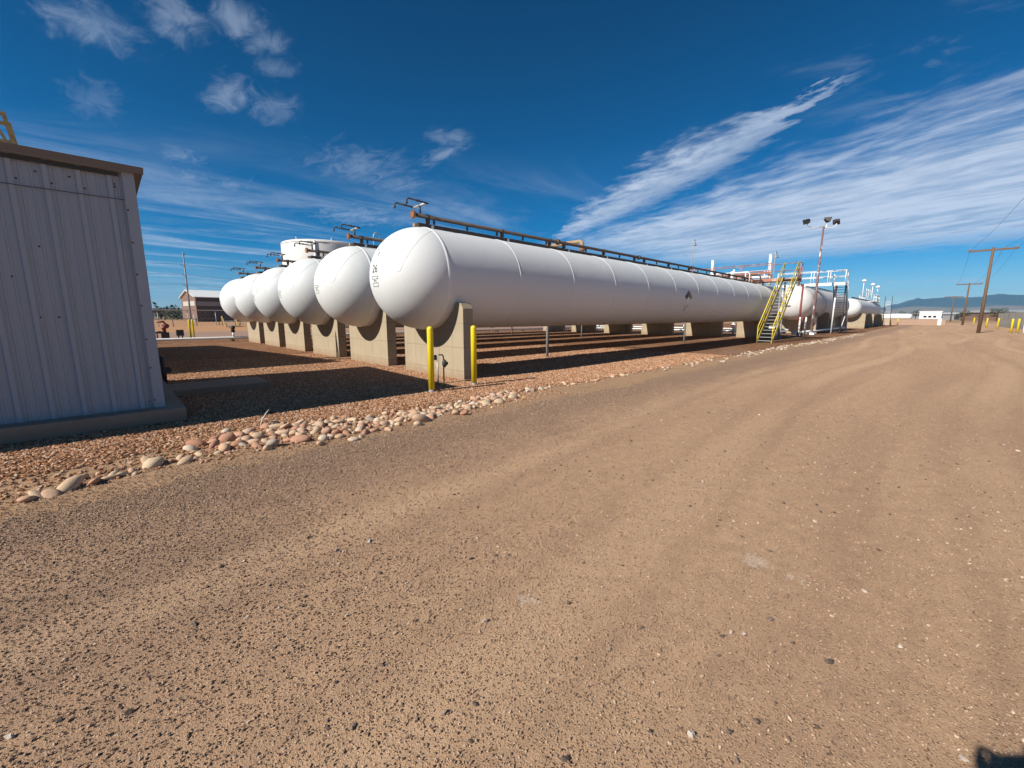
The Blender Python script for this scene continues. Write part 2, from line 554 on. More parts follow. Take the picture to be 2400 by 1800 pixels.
GRAVEL_STOPS = [(0.0, (0.16, 0.062, 0.028)), (0.20, (0.37, 0.160, 0.070)), (0.42, (0.49, 0.235, 0.105)), (0.60, (0.42, 0.222, 0.132)), (0.78, (0.58, 0.34, 0.185)), (1.0, (0.72, 0.53, 0.38))]
ROAD_STOPS = [(0.0, (0.10, 0.075, 0.06)), (0.12, (0.25, 0.165, 0.11)), (0.45, (0.38, 0.25, 0.16)), (0.72, (0.50, 0.335, 0.215)), (0.9, (0.62, 0.46, 0.32)), (1.0, (0.74, 0.62, 0.48))]


def stone_mat(name, stops, rough=0.85):
    m = bpy.data.materials.new(name)
    m.use_nodes = True
    N = NT(m.node_tree)
    b = m.node_tree.nodes['Principled BSDF']
    b.inputs['Roughness'].default_value = rough
    b.inputs['Specular IOR Level'].default_value = 0.25
    oi = N.node('ShaderNodeObjectInfo').outputs['Random']
    tc = N.node('ShaderNodeTexCoord').outputs['Object']
    c = N.ramp(oi, stops)
    f = N.noise(tc, 3.0, 4, 0.6)
    c = N.mix(N.lin(f, 0.3, 0.7, 0.0, 0.40), c, (0.38, 0.235, 0.15))
    sp = N.noise(tc, 9.0, 5, 0.7)
    c = N.mix(N.lin(sp, 0.35, 0.60, 0.25, 0.0), c, (0.20, 0.14, 0.10))
    N.put(b.inputs['Base Color'], c)
    bn = N.node('ShaderNodeBump')
    bn.inputs['Strength'].default_value = 0.35
    bn.inputs['Distance'].default_value = 0.01
    N.put(bn.inputs['Height'], sp)
    N.put(b.inputs['Normal'], bn.outputs[0])
    return m


M['gravel'] = stone_mat('gravel_stones', GRAVEL_STOPS)
M['pebble'] = stone_mat('road_pebbles', ROAD_STOPS)
M['cobble'] = stone_mat('river_cobbles', [(0.0, (0.40, 0.185, 0.115)), (0.2, (0.54, 0.29, 0.185)), (0.4, (0.60, 0.41, 0.26)), (0.6, (0.65, 0.51, 0.34)), (0.8, (0.46, 0.265, 0.185)), (0.92, (0.74, 0.62, 0.47)), (1.0, (0.20, 0.18, 0.17))], 0.85)


def ground_mat(name, kind):
    m = bpy.data.materials.new(name)
    m.use_nodes = True
    N = NT(m.node_tree)
    b = m.node_tree.nodes['Principled BSDF']
    b.inputs['Roughness'].default_value = 0.95
    b.inputs['Specular IOR Level'].default_value = 0.12
    P = N.node('ShaderNodeNewGeometry').outputs['Position']
    X = N.xyz(P)
    big = N.noise(P, 0.22, 4, 0.6)
    mid = N.noise(P, 1.7, 6, 0.65)
    if kind == 'gravel':
        v1 = N.voro(P, 26)
        cell = N.xyz(v1.outputs['Color'])[0]
        c = N.ramp(cell, GRAVEL_STOPS)
        c = N.mix(N.step(v1.outputs['Distance'], 0.30, 0.62), c, (0.10, 0.055, 0.032))
        c = N.mix(N.step(mid, 0.35, 0.75, 0.0, 0.30), c, (0.33, 0.21, 0.13))
        c = N.mix(N.step(big, 0.50, 0.70, 0.0, 0.45), c, (0.34, 0.24, 0.19))
        h = N.m('MULTIPLY', v1.outputs['Distance'], -1.0)
        st, ds = 1.0, 0.022
    elif kind == 'road':
        al = N.noise(N.mapping(P, scale=(0.10, 0.8, 1)), 1.0, 5, 0.6, 0.6)       # wheel-worn bands along the road
        c = N.mix(N.step(al, 0.34, 0.66), (0.49, 0.320, 0.210), (0.61, 0.408, 0.258))
        c = N.mix(N.step(big, 0.40, 0.66, 0.0, 0.45), c, (0.57, 0.380, 0.240))
        mott = N.noise(P, 7.0, 8, 0.75)
        c = N.mix(N.step(mott, 0.30, 0.62, 0.40, 0.0), c, (0.285, 0.190, 0.130))
        edge = N.m('ADD', X[1], N.m('MULTIPLY', N.m('SUBTRACT', mid, 0.5), 2.6))
        loose = N.step(edge, -5.4, -3.6)                                            # loose dark chippings along the verge
        pat = N.m('MULTIPLY', N.step(N.noise(P, 0.42, 5, 0.62, 0.5), 0.50, 0.64), N.step(N.m('SUBTRACT', X[1], N.m('MULTIPLY', X[0], 0.9)), -1.2, 0.8))
        loose = N.m('MAXIMUM', loose, N.m('MULTIPLY', pat, 0.85))
        c = N.mix(N.m('MULTIPLY', loose, 0.66), c, (0.245, 0.165, 0.128))
        c = N.mix(N.step(N.m('ADD', X[1], N.m('MULTIPLY', N.m('SUBTRACT', mott, 0.5), 1.2)), -3.75, -3.2), c, (0.36, 0.245, 0.165))
        for (y0, ph, a_) in ((-5.0, 0.3, 0.5), (-6.7, 0.3, 0.42), (-9.3, 1.4, 0.38), (-11.0, 1.4, 0.34)):
            yy = N.m('ADD', N.m('MULTIPLY', N.m('SINE', N.m('ADD', N.m('MULTIPLY', X[0], 0.22), ph)), 0.45), y0)
            dt = N.m('ABSOLUTE', N.m('SUBTRACT', N.m('ADD', X[1], N.m('MULTIPLY', N.m('SUBTRACT', mid, 0.5), 0.35)), yy))
            c = N.mix(N.m('MULTIPLY', N.step(dt, 0.30, 0.08), N.m('MULTIPLY', N.step(al, 0.30, 0.62), a_)), c, (0.66, 0.455, 0.295))     # dust pressed pale by wheels
            c = N.mix(N.m('MULTIPLY', N.step(N.m('ABSOLUTE', N.m('SUBTRACT', dt, 0.36)), 0.12, 0.0), 0.22), c, (0.34, 0.225, 0.155))
        grit = N.noise(P, 150, 3, 0.75)
        c = N.mix(N.step(grit, 0.36, 0.50, 0.45, 0.0), c, (0.20, 0.130, 0.085))
        c = N.mix(N.step(grit, 0.56, 0.72, 0.0, 0.40), c, (0.62, 0.47, 0.34))
        wv = N.node('ShaderNodeVectorMath', operation='ADD')
        N.put(wv.inputs[0], P)
        sc_ = N.node('ShaderNodeVectorMath', operation='SCALE')
        N.put(sc_.inputs[0], N.noise(P, 30, 2, 0.5, out='Color'))
        sc_.inputs['Scale'].default_value = 0.03
        N.put(wv.inputs[1], sc_.outputs[0])
        v1 = N.voro(wv.outputs[0], 85)
        cc = N.xyz(v1.outputs['Color'])
        peb = N.m('MULTIPLY', N.step(v1.outputs['Distance'], 0.46, 0.26), N.m('GREATER_THAN', cc[1], N.lin(loose, 0, 1, 0.55, 0.25)))
        c = N.mix(N.m('MULTIPLY', peb, 0.75), c, N.ramp(cc[0], ROAD_STOPS))
        for (sx, sy, r) in ((-3.41, -7.64, 0.13), (-3.43, -7.84, 0.06), (-4.76, -6.85, 0.08)):
            dx = N.m('SUBTRACT', X[0], sx)
            dy = N.m('SUBTRACT', X[1], sy)
            dd = N.m('SQRT', N.m('ADD', N.m('MULTIPLY', dx, dx), N.m('MULTIPLY', dy, dy)))
            dd = N.m('ADD', dd, N.m('MULTIPLY', N.m('SUBTRACT', N.noise(P, 16, 5, 0.7), 0.5), 0.42))
            c = N.mix(N.step(dd, r * 0.62, r * 0.30, 0.0, 0.55), c, (0.66, 0.56, 0.47))
        h = N.m('ADD', N.m('MULTIPLY', peb, N.m('SUBTRACT', 0.75, v1.outputs['Distance'])), N.m('MULTIPLY', grit, 0.9))
        h = N.m('ADD', h, N.m('MULTIPLY', mott, 1.1))
        h = N.m('ADD', h, N.m('MULTIPLY', mid, 1.5))
        tx = N.m('SUBTRACT', X[0], -4.2)
        ty = N.m('SUBTRACT', X[1], N.m('ADD', N.m('MULTIPLY', tx, 0.12), -6.42))
        tread = N.m('MULTIPLY', N.m('SINE', N.m('MULTIPLY', N.m('ADD', tx, N.m('MULTIPLY', N.m('ABSOLUTE', ty), 0.8)), 110.0)), N.step(N.m('ABSOLUTE', ty), 0.13, 0.09))
        tread = N.m('MULTIPLY', N.m('MULTIPLY', tread, N.step(N.m('ABSOLUTE', tx), 0.75, 0.3)), N.step(mott, 0.42, 0.56))
        h = N.m('ADD', h, N.m('MULTIPLY', tread, 0.16))
        st, ds = 0.9, 0.012
    elif kind == 'verge':
        c = N.mix(mid, (0.28, 0.186, 0.128), (0.42, 0.285, 0.19))
        v1 = N.voro(P, 40)
        c = N.mix(N.step(v1.outputs['Distance'], 0.34, 0.16, 0.0, N.step(big, 0.40, 0.65, 0.2, 0.8)), c, N.ramp(N.xyz(v1.outputs['Color'])[0], ROAD_STOPS))
        # beyond the yard: dry scrubby range land
        c = N.mix(N.step(N.m('ADD', X[1], N.m('MULTIPLY', big, 6)), 30, 44, 0.0, 0.75), c, (0.44, 0.255, 0.15))   # red earth behind the yard
        far = N.step(N.m('ADD', X[0], X[1]), 120, 420)
        scrub = N.noise(P, 0.012, 6, 0.65)
        dry = N.mix(scrub, (0.20, 0.165, 0.105), (0.36, 0.28, 0.19))
        c = N.mix(far, c, dry)
        h = N.m('ADD', N.m('MULTIPLY', v1.outputs['Distance'], -0.4), mid)
        st, ds = 0.6, 0.015
    else:   # back road: purple-grey crushed stone
        v1 = N.voro(P, 22)
        c = N.mix(mid, (0.26, 0.180, 0.150), (0.36, 0.25, 0.20))
        c = N.mix(N.step(v1.outputs['Distance'], 0.4, 0.2, 0.0, 0.5), c, N.ramp(N.xyz(v1.outputs['Color'])[0], ROAD_STOPS))
        h = N.m('MULTIPLY', v1.outputs['Distance'], -0.6)
        st, ds = 0.6, 0.02
    c = N.mix(1.0, c, {'road': (0.955, 0.915, 0.875), 'verge': (1.0, 0.94, 0.82), 'gravel': (0.97, 0.88, 0.80)}.get(kind, (1.0, 0.95, 0.88)), 'MULTIPLY')
    N.put(b.inputs['Base Color'], c)
    bn = N.node('ShaderNodeBump')
    bn.inputs['Strength'].default_value = st
    bn.inputs['Distance'].default_value = ds
    N.put(bn.inputs['Height'], h)
    N.put(b.inputs['Normal'], bn.outputs[0])
    return m


M['g_gravel'] = ground_mat('gravel_ground', 'gravel')
M['g_road'] = ground_mat('dirt_road_ground', 'road')
M['g_verge'] = ground_mat('sandy_ground', 'verge')
M['g_back'] = ground_mat('crushed_stone_ground', 'back')

# ------------------------------------------------------------------ terrain


def wob(t, s=0.0):
    return 0.5 * math.sin(1.7 * t + s) + 0.3 * math.sin(4.3 * t + 2.1 * s) + 0.2 * math.sin(9.7 * t + 0.7 * s)


def strip(name, m, xs, lo, hi, z, ny=1, bumpf=None):
    """sheet between two edge curves lo(x) and hi(x)"""
    vs, fs = [], []
    for x in xs:
        a, b_ = lo(x), hi(x)
        for j in range(ny + 1):
            y = a + (b_ - a) * j / ny
            vs.append((x, y, z + (bumpf(x, y, j / ny) if bumpf else 0)))
    w = ny + 1
    for i in range(len(xs) - 1):
        for j in range(ny):
            fs.append((i * w + j, (i + 1) * w + j, (i + 1) * w + j + 1, i * w + j + 1))
    b_ = MB().add(vs, fs, True)
    o = b_.build(name, m)
    o['kind'] = 'structure'
    return o


def frange(a, b_, st):
    out = []
    x = a
    while x < b_ - 1e-6:
        out.append(x)
        x += st
    return out + [b_]


g = MB()
RAD = 16000.0
rings = [0, 60, 200, 700, 2500, 8000, RAD]
gv, gf = [(20, 10, 0)], []
NS = 64
for r in rings[1:]:
    for k in range(NS):
        an = 2 * math.pi * k / NS
        gv.append((20 + r * math.cos(an), 10 + r * math.sin(an), 0))
for k in range(NS):
    gf.append((0, 1 + k, 1 + (k + 1) % NS))
for i in range(len(rings) - 2):
    for k in range(NS):
        a = 1 + i * NS
        gf.append((a + k, a + NS + k, a + NS + (k + 1) % NS, a + (k + 1) % NS))
tag(g.add(gv, gf).build('ground', M['g_verge']), kind='structure')

near = frange(-14, 12, 0.2) + frange(12.5, 60, 0.8)
road_x = frange(-70, -14.5, 1.5) + near + frange(62, 150, 2)
road_edge = lambda x: -3.25 + 0.16 * wob(x * 0.8, 1.3) + 0.10 * wob(x * 3.1, 0.3) + (0.25 if 2 < x < 40 else 0) * math.sin((x - 2) / 38 * math.pi)
road = strip('dirt_road', M['g_road'], road_x, lambda x: -24.0, road_edge, 0.004, 40,
             lambda x, y, t: (0.010 * wob(y * 1.3 + 0.2 * x, 0.4) + 0.006 * wob(x * 0.9 + y, 1.7)) * (1 - t) if t < 1 and x > -40 else 0)
bed_x = frange(-70, -14.5, 1.5) + near + frange(62, 100, 2)
bed_edge = lambda x: -2.05 + 0.12 * wob(x * 1.1, 0.2) + 0.08 * wob(x * 3.7, 2.3) - (0.25 if x > 1 else 0)
bed = strip('gravel_bed', M['g_gravel'], bed_x, bed_edge, lambda x: 27.0 + 0.2 * wob(x * 0.7), 0.008, 12)
back = strip('service_road', M['g_back'], frange(-90, 100, 2), lambda x: 27.6 + 0.3 * wob(x * 0.5, 1), lambda x: 46 + 0.5 * wob(x * 0.4, 2), 0.006, 4)
# low dirt bank behind the service road
strip('dirt_bank', M['g_verge'], frange(-120, 120, 3), lambda x: 47.5, lambda x: 62, 0.0, 8,
      lambda x, y, t: (0.55 * math.sin(math.pi * t) ** 2 * (0.8 + 0.2 * wob(x * 0.11))) + 0.002)


def scatter(name, m, area, dens, size, seed, squash=0.62, label=None, parent=None):
    """stones spread over a dense grid with geometry nodes; dens(x, y) per square metre"""
    x0, x1, y0, y1, st = area
    nx, ny = int((x1 - x0) / st), int((y1 - y0) / st)
    vs, dn = [], []
    for i in range(nx + 1):
        for j in range(ny + 1):
            x, y = x0 + i * st, y0 + j * st
            vs.append((x, y, 0.008))
            dn.append(dens(x, y))
    fs = []
    for i in range(nx):
        for j in range(ny):
            a = i * (ny + 1) + j
            q = (a, a + ny + 1, a + ny + 2, a + 1)
            if max(dn[k] for k in q) > 0:
                fs.append(q)
    me = bpy.data.meshes.new(name)
    me.from_pydata(vs, [], fs)
    at = me.attributes.new('dens', 'FLOAT', 'POINT')
    at.data.foreach_set('value', dn)
    me.materials.append(m)
    o = bpy.data.objects.new(name, me)
    col.objects.link(o)
    gn = bpy.data.node_groups.new(name + '_nodes', 'GeometryNodeTree')
    gn.interface.new_socket('Geometry', in_out='INPUT', socket_type='NodeSocketGeometry')
    gn.interface.new_socket('Geometry', in_out='OUTPUT', socket_type='NodeSocketGeometry')
    nd, lk = gn.nodes, gn.links
    gi, go = nd.new('NodeGroupInput'), nd.new('NodeGroupOutput')
    na = nd.new('GeometryNodeInputNamedAttribute')
    na.data_type = 'FLOAT'
    na.inputs['Name'].default_value = 'dens'
    dp = nd.new('GeometryNodeDistributePointsOnFaces')
    lk.new(gi.outputs[0], dp.inputs['Mesh'])
    lk.new(na.outputs['Attribute'], dp.inputs['Density'])
    dp.inputs['Seed'].default_value = seed
    ico = nd.new('GeometryNodeMeshIcoSphere')
    ico.inputs['Radius'].default_value = 1.0
    ico.inputs['Subdivisions'].default_value = 2
    sp = nd.new('GeometryNodeSetPosition')
    nz = nd.new('ShaderNodeTexNoise')
    nz.inputs['Scale'].default_value = 1.1
    nz.inputs['Detail'].default_value = 1.0
    sub = nd.new('ShaderNodeVectorMath'); sub.operation = 'SUBTRACT'
    sub.inputs[1].default_value = (0.5, 0.5, 0.5)
    mul = nd.new('ShaderNodeVectorMath'); mul.operation = 'SCALE'
    mul.inputs['Scale'].default_value = 1.5
    lk.new(nz.outputs['Color'], sub.inputs[0])
    lk.new(sub.outputs[0], mul.inputs[0])
    lk.new(ico.outputs['Mesh'], sp.inputs['Geometry'])
    lk.new(mul.outputs[0], sp.inputs['Offset'])
    sm = nd.new('GeometryNodeSetMaterial')
    sm.inputs['Material'].default_value = m
    lk.new(sp.outputs['Geometry'], sm.inputs['Geometry'])
    io = nd.new('GeometryNodeInstanceOnPoints')
    lk.new(dp.outputs['Points'], io.inputs['Points'])
    lk.new(sm.outputs['Geometry'], io.inputs['Instance'])
    rr = nd.new('FunctionNodeRandomValue'); rr.data_type = 'FLOAT_VECTOR'
    rr.inputs['Min'].default_value = (-0.5, -0.5, 0)
    rr.inputs['Max'].default_value = (0.5, 0.5, 6.28)
    rr.inputs['Seed'].default_value = seed + 1
    rs = nd.new('FunctionNodeRandomValue'); rs.data_type = 'FLOAT_VECTOR'
    a_, b_ = size
    rs.inputs['Min'].default_value = (a_, a_ * 0.75, a_ * squash)
    rs.inputs['Max'].default_value = (b_, b_ * 0.75, b_ * squash)
    rs.inputs['Seed'].default_value = seed + 2
    r1 = nd.new('FunctionNodeRandomValue'); r1.data_type = 'FLOAT'
    r1.inputs[2].default_value = 0.6
    r1.inputs[3].default_value = 1.25
    r1.inputs['Seed'].default_value = seed + 3
    vm = nd.new('ShaderNodeVectorMath'); vm.operation = 'SCALE'
    for s_ in rs.outputs:
        if s_.type == 'VECTOR':
            lk.new(s_, vm.inputs[0]); break
    for s_ in r1.outputs:
        if s_.type == 'VALUE':
            lk.new(s_, vm.inputs['Scale']); break
    for s_ in rr.outputs:
        if s_.type == 'VECTOR':
            lk.new(s_, io.inputs['Rotation']); break
    lk.new(vm.outputs[0], io.inputs['Scale'])
    lk.new(io.outputs['Instances'], go.inputs[0])
    md = o.modifiers.new('scatter', 'NODES')
    md.node_group = gn
    if parent is not None:
        o.parent = parent
        o['kind'] = 'stuff'
        if label:
            o['label'] = label
    else:
        tag(o, label, 'gravel', kind='stuff')
    return o


def in_pad(x, y):
    return (x < -5.55 and -0.35 < y < 5.4) or (x < -3.8 and 2.1 < y < 3.3)


def gravel_d(x, y):
    if in_pad(x, y) or y < bed_edge(x) - (0.75 if x < 0.5 else 0.02):
        return 0.0
    d = math.hypot(x - CAM.x, y - CAM.y)
    if d > 24:
        return 0.0
    e = min(1.0, (y - bed_edge(x)) / 0.35 + 0.25)
    if y < bed_edge(x) + 0.1:
        return 260.0
    return e * (1050.0 if d < 9 else 1050 * max(0.0, (1 - (d - 9) / 16.0)))


scatter('loose_gravel', M['gravel'], (-13, 12, -3.2, 11, 0.2), gravel_d, (0.013, 0.028), 3, label='rust brown gravel covering the tank yard bed')


def pebble_d(x, y):
    if y > bed_edge(x) + 0.15:
        return 0.0
    vx, vy = x - CAM.x, y - CAM.y
    d = math.hypot(vx, vy)
    if d > 11 or vx * 0.692 + vy * 0.722 < -0.2:
        return 0.0
    n = 0.55 + 0.45 * wob(x * 0.9 + 0.6 * y, 0.5) * wob(y * 1.3 - x * 0.3, 2.0)
    e = max(0.0, min(1.0, (y + 5.1) / 1.4))
    if y > -3.1:
        e *= 0.45
    return (420.0 * max(0.25, n) + 900.0 * e) * (1.0 if d < 5 else max(0.0, 1 - (d - 5) / 6.0))


scatter('road_pebbles', M['pebble'], (-13, 6, -13, -1.6, 0.2), pebble_d, (0.003, 0.0095), 11, label='small loose pebbles strewn on the dirt road')


def grit_d(x, y):
    vx, vy = x - CAM.x, y - CAM.y
    d = math.hypot(vx, vy)
    if d > 5.0 or y > -3.2 or vx * 0.692 + vy * 0.722 < 0.0 or abs(vx * 0.722 - vy * 0.692) > 1.5 * (vx * 0.692 + vy * 0.722) + 0.4:
        return 0.0
    return 2600.0 * (1.0 if d < 2.2 else max(0.0, 1 - (d - 2.2) / 2.8))


scatter('road_grit', M['pebble'], (-12, -1, -9.5, -3, 0.2), grit_d, (0.0018, 0.0050), 31, label='fine sandy grit on the dirt road in the foreground')


def loose_d(x, y):
    vx, vy = x - CAM.x, y - CAM.y
    d = math.hypot(vx, vy)
    if d > 12 or y > bed_edge(x) - 0.5 or vx * 0.692 + vy * 0.722 < 0.2:
        return 0.0
    lat = vy * 0.692 - vx * 0.722                      # how far left of the view axis
    e = max(0.0, min(1.0, (y + 5.3 + 0.9 * wob(x * 0.8 + 0.3 * y, 0.7)) / 1.2))
    pt = max(0.0, wob(x * 0.55 + y * 0.9, 1.1) * wob(y * 0.7 - 0.4 * x, 2.7) + 0.12) * (1.0 if lat > 0 else 0.35)
    pt += 0.30 * max(0.0, min(1.0, lat / 1.5))
    if y > -3.15:
        e *= 0.35
    return 1500.0 * min(1.0, e + 0.9 * pt) * (1.0 if d < 7 else max(0.0, 1 - (d - 7) / 5.0))


scatter('loose_chippings', stone_mat('loose_chippings', [(0.0, (0.09, 0.068, 0.056)), (0.2, (0.18, 0.118, 0.09)), (0.5, (0.31, 0.20, 0.14)), (0.8, (0.42, 0.28, 0.19)), (1.0, (0.60, 0.46, 0.34))]),
        (-13, 4, -10, -2.2, 0.2), loose_d, (0.0032, 0.0076), 41, 0.7, label='loose purple brown chippings along the left side of the dirt road')


def chip_d(x, y):
    if y > road_edge(x):
        return 0.0
    vx, vy = x - CAM.x, y - CAM.y
    d = math.hypot(vx, vy)
    if d > 9 or vx * 0.692 + vy * 0.722 < -0.3:
        return 0.0
    return 14.0 * max(0.0, 0.6 + 0.7 * wob(x * 1.1 + y * 0.7, 0.9))


scatter('loose_stones', stone_mat('loose_stones', [(0.0, (0.035, 0.035, 0.038)), (0.45, (0.08, 0.075, 0.072)), (0.6, (0.25, 0.18, 0.14)), (0.8, (0.42, 0.34, 0.28)), (1.0, (0.6, 0.54, 0.46))]),
        (-13, 4, -13, -2.4, 0.2), chip_d, (0.007, 0.019), 23, label='larger dark and pale stones lying on the dirt road')

# ------------------------------------------------------------------ cobble border
border = thing('cobble_border', 'border of rounded river cobbles between gravel yard and dirt road', 'stone border', (0, 0, 0))
line = [(-7.1, -2.88, .10, 3), (-6.6, -2.72, .16, 9), (-6.0, -2.52, .26, 22), (-5.3, -2.15, .48, 34), (-4.7, -2.18, .50, 46), (-4.1, -2.35, .48, 46), (-3.5, -2.48, .36, 32), (-2.9, -2.48, .34, 30), (-2.3, -2.46, .30, 28), (-1.6, -2.42, .30, 28), (-1.0, -2.32, .26, 18), (-.4, -2.22, .22, 13), (.4, -2.20, .14, 5), (1.2, -2.22, .2, 4), (2.2, -2.3, .24, 5), (3.4, -2.28, .28, 7), (5.0, -2.25, .32, 10), (7.0, -2.35, .36, 14), (9.3, -2.45, .38, 18), (13, -2.62, .40, 26), (17, -2.5, .34, 34), (20.6, -2.45, .4, 34), (24.4, -2.85, .42, 34), (30, -2.95, .40, 34), (36, -3.05, .4, 30), (42, -3.12, .4, 10)]
stone_meshes = []
for k in range(7):
    bm = bmesh.new()
    bmesh.ops.create_icosphere(bm, subdivisions=2, radius=1.0)
    rs = random.Random(50 + k)
    dirs = [(Vector((rs.uniform(-1, 1), rs.uniform(-1, 1), rs.uniform(-1, 1))).normalized(), rs.uniform(0.55, 0.85)) for _ in range(9)]
    for v in bm.verts:
        n = v.co.normalized()
        r = 1.0
        for dd, cut in dirs:
            a = n.dot(dd)
            if a > cut * 0.92:
                r = min(r, cut / max(a, 0.2))
        v.co = n * (0.25 + 0.75 * r) * (1 + 0.06 * math.sin(5 * n.x + k) * math.cos(4 * n.y - k))
    for f in bm.faces:
        f.smooth = True
    me = bpy.data.meshes.new('stone')
    bm.to_mesh(me)
    bm.free()
    me.materials.append(M['cobble'])
    stone_meshes.append(me)
cobbles = []
rc = random.Random(21)
for i in range(len(line) - 1):
    x0, y0, w0, n0 = line[i]
    x1, y1, w1, n1 = line[i + 1]
    for k in range(n0):
        for tr in range(25):
            t = rc.random()
            x = x0 + (x1 - x0) * t
            y = y0 + (y1 - y0) * t + rc.gauss(0, 0.55) * (w0 + (w1 - w0) * t)
            s = rc.choice((0.036, 0.048, 0.058, 0.07, 0.08, 0.092)) * rc.uniform(0.85, 1.15) * (1.0 if x < 0 else 0.85)
            if rc.random() < 0.12:
                s *= 1.3
            if all((x - c[0]) ** 2 + (y - c[1]) ** 2 > (0.64 * (s + c[2])) ** 2 for c in cobbles[-160:]):
                cobbles.append((x, y, s))
                break
cobbles += [(-6.75, -2.80, 0.10), (-6.60, -2.78, 0.075), (-6.95, -2.86, 0.085)]
cobbles.sort(key=lambda c: c[2] / math.hypot(c[0] - CAM.x, c[1] - CAM.y), reverse=True)
rest = MB()
for i, (x, y, s) in enumerate(cobbles):
    sx, sy, sz = s * rc.uniform(0.95, 1.5), s * rc.uniform(0.65, 0.95), s * rc.uniform(0.45, 0.72)
    eul = (rc.uniform(-.5, .5), rc.uniform(-.5, .5), rc.uniform(0, 6.28))
    if i < 300:
        o = bpy.data.objects.new('stone', stone_meshes[i % 7])
        col.objects.link(o)
        o.parent = border
        o.location = (x, y, sz * rc.uniform(0.05, 0.55))
        o.scale = (sx, sy, sz)
        o.rotation_euler = eul
    else:
        from mathutils import Euler
        mt = Matrix.Translation((x, y, sz * 0.5)) @ Euler(eul).to_matrix().to_4x4() @ Matrix.Diagonal((sx, sy, sz, 1))
        me = stone_meshes[i % 7]
        rest.add([mt @ v.co for v in me.vertices], [tuple(p.vertices) for p in me.polygons], True)
if rest.v:
    tag(rest.build('far_stones', M['cobble'], border), kind='stuff')
tag(MB().tube([(-4.9, -1.55, 0.02), (-4.86, -1.5, 0.10), (-4.80, -1.52, 0.2), (-4.76, -1.50, 0.24)], [.014, .012, .009, .005], 6).build('dry_twig', mat('bleached_wood', (0.6, 0.54, 0.45), 0.8)), 'pale dry twig sticking up among the cobbles', 'twig')

# ------------------------------------------------------------------ bullet tanks
TR, TZ, TX0, TX1 = 1.302, 2.573, -0.25, 29.03


def text_mesh(s, size):
    cu = bpy.data.curves.new('t', 'FONT')
    cu.body = s
    cu.size = size
    cu.align_x = 'CENTER'
    cu.align_y = 'CENTER'
    cu.resolution_u = 4
    ob = bpy.data.objects.new('t', cu)
    col.objects.link(ob)
    bpy.context.view_layer.update()
    me = bpy.data.meshes.new_from_object(ob.evaluated_get(bpy.context.evaluated_depsgraph_get()))
    bpy.data.objects.remove(ob)
    bm = bmesh.new()
    bm.from_mesh(me)
    bmesh.ops.triangulate(bm, faces=bm.faces)
    for _ in range(2):
        bmesh.ops.subdivide_edges(bm, edges=[e for e in bm.edges if e.calc_length() > size * 0.22], cuts=1)
    vs = [(v.co.x, v.co.y) for v in bm.verts]
    fs = [tuple(v.index for v in f.verts) for f in bm.faces]
    bm.free()
    bpy.data.meshes.remove(me)
    return vs, fs


def on_dome(pts, off=0.006):
    """(y, z) offsets from the axis -> points on the near hemisphere, local to the tank"""
    out = []
    for (y, z) in pts:
        r2 = TR * TR - y * y - z * z
        d = Vector((-math.sqrt(max(r2, 0.01)), y, z)).normalized()
        p = d * (TR + off)
        out.append((p.x + TX0, p.y, p.z + TZ))
    return out


def rect_out(y0, y1, z0, z1, w):
    """hollow rectangle as four strips"""
    vs, fs = [], []
    for (a, b_, c, d) in ((y0, y1, z1 - w, z1), (y0, y1, z0, z0 + w), (y0, y0 + w, z0, z1), (y1 - w, y1, z0, z1)):
        o = len(vs)
        n = 4
        for i in range(n + 1):
            for j in range(n + 1):
                vs.append((a + (b_ - a) * i / n, c + (d - c) * j / n))
        for i in range(n):
            for j in range(n):
                q = o + i * (n + 1) + j
                fs.append((q, q + n + 1, q + n + 2, q + 1))
    return vs, fs


def dome_text(t, parent, name, y, z, size, m, mirror=-1):
    vs, fs = text_mesh(t, size)
    p = [(y + mirror * a, z + b_) for a, b_ in vs]
    MB().add(on_dome(p), fs).build(name, m, parent)


def saddle_poly(W, zc, R, hz, yc=0.0):
    """outline in (y, z) of a concrete saddle hugging the shell"""
    h = W / 2
    poly = [(-h, -0.35), (-h, hz - 0.15), (-h + 0.09, hz - 0.02)]
    a0 = math.asin((zc - hz) / R)
    yin = R * math.cos(a0)
    poly.append((-yin - 0.02, hz))
    n = 22
    for k in range(1, n):
        a = a0 + (math.pi - 2 * a0) * k / n
        poly.append((-math.cos(a) * (R + 0.008), zc - math.sin(a) * (R + 0.008)))
    poly += [(yin + 0.02, hz), (h - 0.09, hz - 0.02), (h, hz - 0.15), (h, -0.35)]
    return [(y + yc, z) for y, z in poly]


# shared pieces -------------------------------------------------
prof = []
for k in range(25):
    a = math.pi / 2 * k / 24
    prof.append((TR * math.sin(a) + 1e-4, TX0 - TR * math.cos(a)))
for x in range(1, 12):
    prof.append((TR, TX0 + (TX1 - TX0) * x / 12))
for k in range(25):
    a = math.pi / 2 * k / 24
    prof.append((TR * math.cos(a) + 1e-4, TX1 + TR * math.sin(a)))
tank_order = ['nearest the road', 'second from the road', 'third from the road', 'fourth from the road', 'fifth from the road', 'farthest from the road']
first = thing('bullet_tank', 'long white bullet tank nearest the road, with 26 painted on its dome', 'storage tank', (0, 1.46, 0), 0, 'six white bullet tanks side by side')
shell = MB().lathe(prof, 128, (0, 0, TZ), 'x').build('shell', M['tank'], first)


def ring_mesh(r, w, h):
    b_ = MB()
    b_.lathe([(r - 0.004, -w), (r + h * 0.7, -w * 0.55), (r + h, 0), (r + h * 0.7, w * 0.55), (r - 0.004, w)], 96, (0, 0, 0), 'x', True, False)
    return b_


